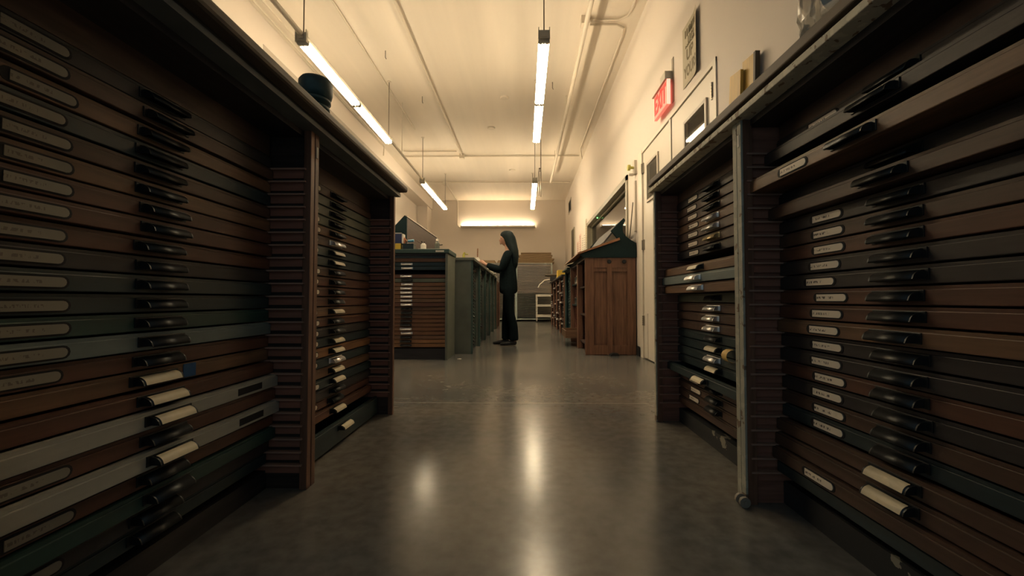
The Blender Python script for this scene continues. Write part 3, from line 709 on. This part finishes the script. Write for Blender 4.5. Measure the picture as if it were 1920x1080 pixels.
for i in range(5):
    rows = mk(23, ['drawer_teal', 'drawer_green', 'drawer_dark', 'drawer_brown'] if i < 4 else browns, 40 + i, tagp=0)
    cabinet(['green type cabinet with a plain grey end, first of the row left of the woman', 'green type cabinet, second in the row from the camera', 'green type cabinet, third in the row, in front of the woman', 'green type cabinet, fourth in the row behind the woman', 'green type cabinet, fifth and last in the row'][i],
            (-.62, 4.925 + .425 + .85 * i, 0), R(90), .848, 1.125, rows, 1.05, .06, GREEN, D=.60, base=.06, runners=False, labels=False)
rows = mk(23, browns, 60, tagp=0)
cabinet('reddish type cabinet at the far end of the green row', (-.60, 9.61, 0), R(90), .80, 1.08, rows, 1.0, .06, RED, D=.58, base=.06, runners=False, labels=False)
MB().box(-.012, 0, 0, .60, 0, 1.125)
t = thing('worktop', 'long grey worktop over the row of green cabinets', 'worktop', (-.92, 7.05, 1.125))
MB().cbox(-.30, .318, -2.135, 2.135, 0, .035, .004).build('board', 'grey_green', t)
rows = mk(23, ['drawer_dark', 'drawer_brown'], 61, tagp=0)
for i in range(2):
    cabinet(['plain cabinet behind the green row, under the tilted dark case', 'second plain cabinet behind the green row'][i], (-1.83, 5.40 + i * .85, 0), R(-90), .848, 1.16, rows, 1.05, .06, GREEN, D=.58, base=.06, runners=False, labels=False)
# tilted case rest standing on it
t = thing('case_rest', 'dark brown sloping case rest standing behind the jars at mid left', 'case rest', (-1.60, 5.8, 1.16))
pr = [(.17, 0), (.17, .50), (.145, .52), (-.20, .15), (-.20, 0)]
MB().prism(pr, -.86, -.835).build('end_board', 'teal_paint', t); MB().prism(pr, .835, .86).build('end_board', 'teal_paint', t)
MB().box(.150, .17, -.835, .835, 0, .49).build('back_board', 'case_brown', t)
MB().prism([(.145, .495), (.160, .51), (-.185, .165), (-.20, .15)], -.835, .835).build('sloping_board', 'case_brown', t)
MB().box(.14, .176, -.86, .86, .50, .515).build('top_rail', 'trim', t)
# small things on the first cabinet
Z1 = 1.20
centre(MB().cbox(-1.435, -1.355, 4.46, 4.55, Z1, Z1 + .068, .003), 'box', 'yellow', 'yellow box at the left end of the cabinet facing the camera', 'box')
o = centre(MB().cbox(-1.432, -1.345, 4.46, 4.55, Z1 + .068, Z1 + .175, .003), 'box', 'navy', 'dark blue box on top of the yellow box', 'box')
MB().box(.044, .056, -.045, .045, 0, .118).box(-.044, .056, -.045, .045, .107, .118).build('paper_wrap', 'paper', o)
centre(MB().tube([(-1.285, 4.50, Z1 + .098), (-1.222, 4.50, Z1 + .104)], .014, 12), 'bottle', 'sky', 'small light blue bottle lying on the dark tin at mid left', 'bottle')
centre(MB().tube([(-1.330, 4.50, Z1 + .07), (-1.318, 4.50, Z1 + .13), (-1.30, 4.50, Z1 + .095)], [.016, .017, .010], 10), 'glue_cap', 'orange', 'orange nozzle beside the blue box at mid left', 'nozzle')
o = centre(MB().cbox(-1.335, -1.215, 4.46, 4.56, Z1, Z1 + .068, .006), 'tin', 'drawer_teal', 'dark teal tin under the light blue bottle', 'tin')
MB().box(-.061, .061, -.051, .051, .055, .060).build('lid_rim', 'teal_paint', o)
o = centre(MB().lathe([(.030, 0), (.031, .055), (.026, .066), (.018, .070), (.018, .078)], (-1.12, 4.52, Z1), 18), 'jar', 'paper', 'small white jar holding dark brushes at mid left', 'jar')
MB().tube([(0, 0, .07), (-.022, 0, .096)], [.004, .008], 8).tube([(0, 0, .07), (.014, 0, .092)], [.004, .008], 8).tube([(-.01, 0, .06), (-.10, 0, .12)], .0025, 6).build('brush', 'black', o)
o = centre(MB().lathe([(.026, 0), (.028, .075), (.020, .092), (.012, .10), (.012, .112)], (-.975, 4.56, Z1), 18), 'bottle', 'grey_green', 'green bottle with a white cap at the right end of the cabinet facing the camera', 'bottle')
MB().lathe([(.016, .104), (.016, .128), (.010, .132)], (0, 0, 0), 14).build('cap', 'paper', o); MB().tube([(.02, 0, .06), (.06, 0, .066)], .005, 8).build('nozzle', 'black', o)
centre(MB().box(-1.16, -.93, 4.44, 4.52, Z1, Z1 + .006), 'paper_sheet', 'paper', 'white paper lying at the front edge of the cabinet facing the camera', 'paper')
o = centre(MB().box(-.80, -.73, 5.24, 5.30, 1.16, 1.175).tube([(-.775, 5.27, 1.17), (-.785, 5.27, 1.23), (-.77, 5.27, 1.262)], [.02, .016, .014], 10).tube([(-.775, 5.27, 1.24), (-.725, 5.27, 1.236)], .007, 8), 'tape_dispenser', 'lime', 'small yellow green dispenser on the near end of the grey worktop', 'dispenser')
o = centre(MB().lathe([(.04, 0), (.042, .12), (.022, .15), (.022, .16)], (-.74, 6.45, 1.16), 16), 'bottle', 'paper', 'white bottle with a brown stick in it beyond the hands of the woman', 'bottle')
MB().tube([(0, 0, .15), (.004, 0, .30)], .009, 8).build('stick', 'lip_wood', o)
centre(MB().box(-.78, -.63, 5.78, 5.92, 1.16, 1.166), 'composing_stick', 'tin', 'thin metal tray under the hands of the woman', 'tray')
for i, (x, y, r) in enumerate(((-.70, 7.0, .2), (-.72, 7.6, -.1), (-.69, 8.2, .1))):
    o = centre(MB().box(-.12, .12, -.16, .16, 0, .02), 'paper_stack', 'paper', ['white paper stack on the grey worktop just past the woman', 'second white paper stack on the grey worktop past the woman', 'farthest white paper stack on the grey worktop'][i], 'papers')
    o.location = (x, y, 1.16); o.rotation_euler.z = r

# ------------------------------------------------------------------ middle right: sloping desk over cabinets
t = thing('frame_cabinet', 'panelled reddish wooden cabinet under the sloping desk, facing away from the camera side', 'cabinet', (1.025, 5.20, 0))
x0, x1, y0, y1, H = -.305, .292, -.35, .38, 1.149
e = MB().box(x0 + .05, x1 - .06, y0 + .026, y0 + .036, .10, 1.02).build('end_panel', 'end_wood', t)
for a, b_ in ((x0, x0 + .10), (-.045, .015), (x1 - .10, x1)): MB().cbox(a, b_, y0, y0 + .03, 0.0, H - .002, .003).build('end_stile', 'end_wood', t)
for c, d_ in ((.005, .115), (1.03, H - .003)): MB().box(x0 + .10, x1 - .10, y0 + .003, y0 + .028, c, d_).build('end_rail', 'end_wood', t)
MB().box(x0 + .10, -.045, y0 + .010, y0 + .027, .985, 1.03).box(.015, x1 - .10, y0 + .010, y0 + .027, .985, 1.03).build('arched_rail', 'end_wood', t)
for x in (-.02, .155): MB().lathe([(.024, -.001), (.026, .006), (.018, .012)], (0, 0, 0), 12).build('knob', 'black', t, (x, y0, 1.10), (R(90), 0, 0))
MB().cbox(x0, x0 + .07, y1 - .05, y1, 0, H, .003).build('stile', 'red_z', t)
MB().box(x1 - .02, x1, y0 + .03, y1, .02, H).build('back_panel', 'drawer_dark', t)
for z in (.10, .45, .80): MB().box(x0 + .03, x1 - .02, y0 + .03, y1 - .05, z, z + .02).build('shelf', 'case_brown', t)
MB().box(x0, x1 - .02, y0 + .03, y1, H - .02, H).build('top_panel', 'drawer_dark', t)
MB().box(.02, .10, y0 - .05, y0 - .015, 0, .02)
centre(MB().prism([(.99, 0), (1.10, 0), (1.085, .028), (1.03, .032), (1.0, .018)], 4.76, 4.83), 'door_wedge', 'black', 'small black wedge on the floor at the foot of the panelled cabinet', 'wedge')
# second bay: shelves over a ridged lower part
t = thing('shelf_cabinet', 'open reddish shelf cabinet holding tins, second under the sloping desk', 'cabinet', (1.025, 5.985, 0))
y0, y1 = -.395, .395
for y in (y0, y1 - .03): MB().cbox(x0, x0 + .06, y, y + .03, 0, H, .003).build('stile', 'red_z', t); MB().box(x0 + .06, x1, y + .005, y + .02, 0, H).build('side_panel', 'red_y', t)
MB().box(x1 - .015, x1, y0 + .03, y1 - .03, .02, H).build('back_panel', 'drawer_dark', t)
for z in (.56, .86): MB().box(x0 + .02, x1 - .015, y0 + .03, y1 - .03, z, z + .022).build('shelf', 'teal_paint', t)
MB().box(x0 + .02, x1 - .015, y0 + .03, y1 - .03, H - .02, H).build('top_panel', 'drawer_dark', t)
MB().box(x0 + .1, x1 - .015, y0 + .03, y1 - .03, .10, .12).build('shelf', 'case_brown', t)
for k in range(9): obj('runner', runner_mesh(.06, .55, 1), t, (x0, y0 + .02, .16 + k * .044), (0, 0, R(-90)))
rt = random.Random(9)
tin_me = MB().lathe([(.038, 0), (.040, .004), (.038, .010), (.038, .105), (.041, .112), (.034, .116)], (0, 0, 0), 16).mesh('tin', ['tin'])
i = 0
for zi, z in enumerate((.582, .882)):
    for k in range(4):
        y = 5.70 + k * .16 + rt.uniform(-.01, .01); o = obj('tin', tin_me, None, (.80, y, z)); o.scale = (1, 1, rt.uniform(.8, 1.3))
        tag(o, 'shiny tin on the %s shelf of the open reddish cabinet, %s from the camera' % (['lower', 'upper'][zi], ['first', 'second', 'third', 'fourth'][k]), 'tin', 'tins in the open shelf cabinet')
t = thing('wooden_box', 'shallow wooden box jutting out at the floor under the open shelf cabinet', 'box', (.70, 5.98, .12))
MB().box(-.13, .18, -.30, .30, 0, .012).build('bottom', 'drawer_tan', t)
MB().box(-.13, -.115, -.30, .30, .012, .10).build('front', 'drawer_tan', t); MB().box(.165, .18, -.30, .30, .012, .10).build('back', 'drawer_tan', t)
for y in (-.30, .285): MB().box(-.115, .165, y, y + .015, .012, .10).build('side', 'drawer_tan', t)
TEAL = dict(side='teal_paint', stile='green_paint', inside='drawer_dark', rail='drawer_teal')
rows = mk(22, ['drawer_green', 'drawer_teal'], 71, tagp=0)
cabinet('teal type cabinet, third on the right past the open shelves', (.72, 6.83, 0), R(-90), .86, 1.13, rows, 1.06, .06, TEAL, D=.59, base=.08, runners=False, labels=False)
for i in range(4):
    rows = mk(22, ['drawer_dark', 'drawer_brown', 'drawer_red'], 80 + i, tagp=0)
    for r in rows:
        if rt.random() < .3: r['h'] = 'steel'; r['p'] = rt.choice((.03, .06, 0))
    cabinet(['dark type cabinet just past the teal one on the right', 'dark type cabinet on the right, second past the teal one', 'dark type cabinet on the right, third past the teal one', 'last dark type cabinet on the right, by the white trolley'][i],
            (.70, 7.70 + i * .86, 0), R(-90), .85, 1.07, rows, 1.0, .05, RED, D=.60, base=.08, runners=False, labels=False)
t = thing('worktop', 'dark worktop over the far right cabinets', 'worktop', (1.0, 8.99, 1.07)); MB().cbox(-.34, .31, -1.71, 1.72, 0, .03, .004).build('board', 'top_dark', t)
t = thing('worktop', 'dark worktop over the teal cabinet', 'worktop', (1.0, 6.83, 1.13)); MB().cbox(-.33, .31, -.43, .43, 0, .025, .004).build('board', 'green_paint', t)
# the sloping desk itself
t = thing('sloping_desk', 'dark teal sloping composing desk with a brown front board and curved bracket end', 'desk', (1.0, 5.6, 1.149))
pr = [(-.35, .030), (-.28, .0), (.325, .0), (.322, .170), (.262, .205), (.205, .245), (.172, .290), (.160, .335), (.165, .375), (.195, .440), (.175, .467), (.023, .316), (.055, .285), (.085, .245), (.111, .196)]
MB().prism(pr, -.765, -.735).build('end_board', 'teal_paint', t); MB().prism(pr, .75, .78).build('end_board', 'teal_paint', t)
MB().prism([(-.375, .035), (-.363, .058), (.120, .232), (.128, .205)], -.785, .80).build('front_board', 'lip_wood', t)
MB().prism([(-.04, .176), (-.052, .190), (.158, .452), (.176, .440)], -.70, .75).build('rest_board', 'case_grey', t)
MB().box(.29, .32, -.735, .75, .0, .165).build('back_board', 'teal_paint', t)
MB().box(-.28, -.26, -.735, .75, 0, .045).build('apron', 'teal_paint', t)
centre(MB().box(-.012, .012, -.24, .24, -.004, .004), 'steel_rule', 'tin', 'x', 'x').name = 'steel_rule'
o = bpy.data.objects['steel_rule']; o['label'] = 'long metal rule lying along the top of the sloping desk'; o['category'] = 'rule'
o.location = (1.195, 5.15, 1.149 + .455); o.rotation_euler = (0, R(-52), 0)
# things on the far right worktop
zt2 = 1.10
for i, (x, y, w_, d_, h) in enumerate(((.80, 8.7, .20, .30, .17), (.82, 9.15, .17, .3, .12))):
    centre(MB().cbox(x - w_ / 2, x + w_ / 2, y - d_ / 2, y + d_ / 2, zt2, zt2 + h, .004), 'box', 'yellow', ['bright yellow box on the far right worktop', 'lower yellow box behind the bright yellow one on the far right worktop'][i], 'box')
centre(MB().cbox(.62, .76, 9.75, 9.95, zt2, zt2 + .10, .01), 'tool_case', 'black', 'black tool case at the far end of the right worktop', 'case')
o = centre(MB().tube([(.50, 9.9, zt2 + .135), (.60, 9.9, zt2 + .138), (.70, 9.9, zt2 + .139), (.80, 9.92, zt2 + .14)], [.02, .035, .04, .03], 10), 'hand_tool', 'gold_edge', 'brown tool lying over the black case at the far right', 'tool')
m = MB().tube([(.70, 10.15, zt2 + .012), (.62, 10.15, zt2 + .05), (.50, 10.15, zt2 + .03), (.38, 10.15, zt2 - .08), (.345, 10.15, zt2 - .15)], .014, 10)
centre(m, 'paper_strip', 'paper', 'white curved strip hanging off the far end of the right worktop', 'strip')

centre(MB().prism([(-.735, 4.50), (-.70, 4.49), (-.69, 4.52), (-.72, 4.53)], 0, .003, 'z'), 'paper_scrap', 'paper', 'tiny white scrap on the floor by the grey cabinet end', 'scrap')
# ------------------------------------------------------------------ back: drying racks, card, trolley
def rack(label, x, y, w_, h, seed):
    t = thing('drying_rack', label, 'rack', (x, y, 0), 0, 'drying racks at the back wall')
    for sx in (-1, 1):
        for yy in (0, .55): MB().box(sx * w_ / 2 - .016, sx * w_ / 2 + .016, yy, yy + .03, .05, h).build('post', 'rack', t)
    for yy in (0, .55): MB().box(-w_ / 2 + .016, w_ / 2 - .016, yy, yy + .03, .05, .085).build('base_rail', 'rack', t)
    MB().box(-w_ / 2 + .016, w_ / 2 - .016, .004, .575, h - .02, h).build('top_shelf', 'rack', t)
    n = 34
    tm = MB().box(-w_ / 2 + .018, w_ / 2 - .018, .004, .014, 0, .016).box(-w_ / 2 + .018, w_ / 2 - .018, .014, .56, 0, .004).mesh('tray', ['tray'])
    for k in range(n): obj('tray', tm, t, (0, 0, .12 + k * (h - .18) / n))
    m = MB(); nx, nz = 24, 16; z0 = h * .48; q = random.Random(seed); vs = []
    for i in range(nx + 1):
        for j in range(nz + 1):
            u = i / nx; v = j / nz
            vs.append((-w_ / 2 + .02 + (w_ - .04) * u, -.012 - .014 * abs(NZ.noise(Vector((u * 5 + seed, v * 2, 0)))), z0 + (h - z0) * v + (.03 * NZ.noise(Vector((u * 6, seed, 1))) if j == 0 else 0)))
    m.add(vs, [(i * (nz + 1) + j, (i + 1) * (nz + 1) + j, (i + 1) * (nz + 1) + j + 1, i * (nz + 1) + j + 1) for i in range(nx) for j in range(nz)], 0, True)
    o = m.build('plastic_sheet', 'plastic', t); part_label(o, 'clear plastic sheet over the upper half')
    MB().tube([(-.02, -.016, h * .50), (.0, -.024, h * .52)], .03, 8)
    for sx in (-1, 1):
        for yy in (.015, .565): MB().tube([(sx * w_ / 2 - .012, yy, .028), (sx * w_ / 2 + .012, yy, .028)], .028, 12).build('caster', 'black', t)
    return t
rack('tall drying rack under plastic with the big pile of cardboard on top', .30, 12.35, 1.06, 1.76, 1)
rack('tall drying rack under plastic behind the woman', -.80, 12.35, 1.08, 1.76, 2)
q = random.Random(4)
zz = 1.76
for k in range(6):
    h = (.05, .045, .05, .055, .05, .075)[k]; w_ = (.56, .53, .55, .49, .52, .46)[k]
    m = MB(); x = q.uniform(-.03, .04); n_ = 12
    for s in range(2):                                   # two folded leaves that sag and gape at the front
        for i in range(n_):
            a_, b_ = -w_ + x + 2 * w_ * i / n_, -w_ + x + 2 * w_ * (i + 1) / n_; e = .010 * math.sin(i * .9 + k * 2)
            m.box(a_, b_, -.004 * (i % 3 == 0), .5, s * h * .58 + max(0, e) * (1 - s), s * h * .58 + h * .36 + max(0, e) * (1 - s))
    m.box(-w_ + x + .03, w_ + x - .05, .04, .49, 0, h)
    o = m.build('cardboard_sheet', 'card', None, (.36, 12.38, zz)); zz += h
    tag(o, 'folded brown cardboard on the right rack, %s from the bottom of the pile' % ['first', 'second', 'third', 'fourth', 'fifth', 'topmost, sixth'][k], 'cardboard', 'cardboard pile on the right rack')
for k, x in enumerate((-1.12, -.58)):
    o = MB().box(-.24, .24, 0, .5, 0, .05).box(-.22, .22, .01, .5, .05, .085).build('cardboard_sheet', 'card', None, (x, 12.38, 1.76)); tag(o, ['flat brown cardboard on the rack behind the woman, left one', 'flat brown cardboard on the rack behind the woman, right one'][k], 'cardboard')
t = thing('trolley', 'small white trolley with three shelves standing before the right rack', 'trolley', (.66, 11.75, 0))
for sx in (-1, 1):
    for yy in (0, .38):
        MB().box(sx * .30 - .02, sx * .30 + .02, yy, yy + .03, .08, .80).build('leg', 'cart', t)
        MB().tube([(sx * .30 - .012, yy + .015, .045), (sx * .30 + .012, yy + .015, .045)], .045, 14).box(sx * .30 - .015, sx * .30 + .015, yy + .005, yy + .025, .06, .09).build('caster', 'hinge', t)
for z in (.14, .44, .73): MB().box(-.32, .32, -.01, .42, z, z + .012).box(-.28, .28, -.01, .005, z, z + .075).box(-.28, .28, .405, .42, z, z + .075).build('shelf', 'cart', t)

# ------------------------------------------------------------------ the woman
def skin(chains, voxel=None, sub=1):
    """chains: list of [(pos, radius), ...]; chain 0 starts at the root; later chains start at their own point"""
    meshes = []
    for ch in chains:
        me = bpy.data.meshes.new('sk'); me.from_pydata([p for p, r in ch], [(i, i + 1) for i in range(len(ch) - 1)], [])
        o = bpy.data.objects.new('sk', me); COL.objects.link(o)
        o.modifiers.new('k', 'SKIN'); 
        for i, (p, r) in enumerate(ch):
            sv = me.skin_vertices[0].data[i]; sv.radius = r if isinstance(r, tuple) else (r, r); sv.use_root = (i == 0)
        sb = o.modifiers.new('s', 'SUBSURF'); sb.levels = 2; sb.render_levels = 2
        bpy.context.view_layer.update(); dg = bpy.context.evaluated_depsgraph_get()
        meshes.append(bpy.data.meshes.new_from_object(o.evaluated_get(dg))); bpy.data.objects.remove(o)
    return meshes
def fuse(meshes, voxel, name, m, smooth=4):
    bm = bmesh.new()
    for me in meshes: bm.from_mesh(me)
    me = bpy.data.meshes.new(name); bm.to_mesh(me); bm.free()
    o = bpy.data.objects.new(name, me); COL.objects.link(o)
    r = o.modifiers.new('r', 'REMESH'); r.mode = 'VOXEL'; r.voxel_size = voxel
    if smooth: s = o.modifiers.new('s', 'SMOOTH'); s.factor = .5; s.iterations = smooth
    bpy.context.view_layer.update(); dg = bpy.context.evaluated_depsgraph_get()
    out = bpy.data.meshes.new_from_object(o.evaluated_get(dg)); bpy.data.objects.remove(o)
    out.materials.clear(); out.materials.append(M[m])
    for p in out.polygons: p.use_smooth = True
    out.name = name
    return out
def ell(c, r, seg=24, shape=None):
    bm = bmesh.new(); bmesh.ops.create_uvsphere(bm, u_segments=seg, v_segments=seg // 2, radius=1)
    for v in bm.verts:
        p = v.co.copy()
        if shape: p = shape(p)
        v.co = Vector((c[0] + p.x * r[0], c[1] + p.y * r[1], c[2] + p.z * r[2]))
    me = bpy.data.meshes.new('e'); bm.to_mesh(me); bm.free(); return me
# local frame: faces -y, +x is her left side... turned so that -y points at the cabinets (world -x)
P = thing('person', 'woman with long black hair in black clothes standing at the grey worktop', 'person', (-.245, 5.94, 0), R(-90))
def face(p):
    if p.z < -.1: p.x *= 1 + .45 * (p.z + .1); 
    if p.z < -.2 and p.y < 0: p.y *= 1 + .10 * (p.z + .2)
    return p
HC = (0, -.015, 1.535)
parts = [ell(HC, (.072, .092, .112), 28, face),
         ell((0, -.106, 1.512), (.011, .016, .018)), ell((0, -.100, 1.532), (.008, .010, .022)),   # nose
         ell((0, -.098, 1.466), (.019, .014, .013)), ell((0, -.101, 1.488), (.020, .008, .008)),    # chin, mouth
         ell((-.036, -.085, 1.552), (.022, .010, .008)), ell((.036, -.085, 1.552), (.022, .010, .008)),
         ell((-.073, -.005, 1.525), (.008, .016, .028)), ell((.073, -.005, 1.525), (.008, .016, .028))]
chains = [[((0, .02, .90), (.135, .095)), ((0, .015, 1.03), (.105, .075)), ((0, .01, 1.17), (.12, .09)), ((0, .025, 1.31), (.11, .075)), ((0, .02, 1.38), .055), ((0, .0, 1.45), .048), ((0, -.01, 1.50), .05)]]
ARM = {}
for s in (-1, 1):
    hand = (s * .11 - .01, -.36, 1.196)
    chains.append([((s * .08, .02, 1.32), .05), ((s * .165, .015, 1.30), .047), ((s * .185, -.03, 1.18), .042), ((s * .175, -.085, 1.075), .036), ((s * .155, -.20, 1.105), .033), ((s * .125, -.315, 1.158), .022), (hand, (.030, .018)), ((hand[0], hand[1] - .035, 1.196), (.033, .016))])
    hx, hy = hand[0], hand[1] - .045
    for k, (dx, L, bend) in enumerate(((-.024, .060, .015), (-.008, .070, .018), (.009, .066, .018), (.024, .052, .015))):
        chains.append([((hx + dx * .8, hy + .02, 1.196), .009), ((hx + dx, hy - L * .45, 1.198), .0085), ((hx + dx * 1.05, hy - L * .8, 1.188), .008), ((hx + dx * 1.05, hy - L, 1.178), .007)])
    chains.append([((hx - s * .018, hy + .035, 1.190), .011), ((hx - s * .040, hy + .005, 1.184), .0095), ((hx - s * .046, hy - .028, 1.179), .008)])
    fy = -.055 if s < 0 else .06
    chains.append([((s * .07, .02, .90), .085), ((s * .085, .02, .80), .082), ((s * .085, fy * .4 + .01, .47), .055), ((s * .085, fy + .03, .30), .052), ((s * .085, fy + .05, .09), .038), ((s * .085, fy + .045, .05), .036)])
    chains.append([((s * .085, fy + .07, .045), .032), ((s * .085, fy, .035), (.036, .026)), ((s * .088, fy - .08, .028), (.036, .020)), ((s * .088, fy - .12, .026), (.026, .016))])
body = fuse(parts + skin(chains), .0055, 'body', 'skin', 3)
obj('body', body, P)
for s in (-1, 1):
    ell_m = ell((s * .034, -.0925, 1.545), (.011, .006, .006), 14); ell_m.materials.append(M['eye']); obj('eye', ell_m, P)
lm = ell((0, -.1065, 1.487), (.018, .006, .007), 14); lm.materials.append(M['lip']); obj('lips', lm, P)
# jacket
ch = [[((0, .015, .72), (.170, .140)), ((0, .015, .80), (.175, .148)), ((0, .012, .93), (.170, .142)), ((0, .008, 1.06), (.150, .130)), ((0, .0, 1.18), (.154, .132)), ((0, .018, 1.30), (.132, .092)), ((0, .02, 1.372), (.075, .066))]]
for s in (-1, 1):
    ch.append([((s * .08, .02, 1.32), .062), ((s * .17, .015, 1.30), .062), ((s * .190, -.03, 1.18), .058), ((s * .178, -.085, 1.078), .054), ((s * .157, -.20, 1.108), .050), ((s * .130, -.29, 1.148), .040)])
obj('jacket', fuse(skin(ch), .007, 'jacket', 'cloth', 3), P)
ch = [[((0, .02, .93), (.14, .10)), ((0, .02, .84), (.15, .115))]]
for s in (-1, 1):
    fy = -.055 if s < 0 else .06
    ch.append([((s * .07, .02, .88), .098), ((s * .085, .018, .78), .094), ((s * .085, fy * .4 + .012, .47), .070), ((s * .085, fy + .03, .28), .068), ((s * .085, fy + .035, .10), .074), ((s * .085, fy + .035, .06), .076)])
obj('trousers', fuse(skin(ch), .007, 'trousers', 'trouser', 2), P)
for s in (-1, 1):
    fy = -.055 if s < 0 else .06
    sh = skin([[((s * .085, fy + .085, .045), (.036, .040)), ((s * .085, fy + .02, .045), (.040, .040)), ((s * .088, fy - .07, .034), (.042, .030)), ((s * .088, fy - .135, .026), (.036, .022)), ((s * .088, fy - .165, .022), (.02, .016))]])
    me = fuse(sh, .006, 'shoe', 'black', 2); zm = min(v.co.z for v in me.vertices)
    for v in me.vertices: v.co.z = max(0.0, v.co.z - (zm if zm > 0 else 0))
    obj('shoe', me, P)
# hair: a cap that falls behind the face down to mid back
rings = []; n = 28
for z, cy, rx, ry, front in ((1.653, .0, .012, .014, 1), (1.648, -.003, .045, .052, 1), (1.630, -.006, .072, .082, 1), (1.600, -.006, .086, .099, 1), (1.565, .006, .094, .108, .94), (1.525, .018, .098, .108, .80), (1.48, .030, .103, .106, .66), (1.43, .042, .112, .104, .58),
                             (1.37, .066, .126, .094, .5), (1.30, .084, .132, .080, .45), (1.22, .094, .126, .066, .45), (1.14, .096, .108, .050, .45), (1.09, .096, .06, .03, .4)):
    rg = []
    for k in range(n):
        a = 2 * PI * k / n; x = rx * math.cos(a); y = ry * math.sin(a)
        if y < 0: y *= front
        w_ = 1 + .03 * math.sin(7 * a + z * 9)
        rg.append((x * w_, cy + y, z))
    rings.append(rg)
m = MB().loft(rings); o = m.build('hair', 'hair', P)
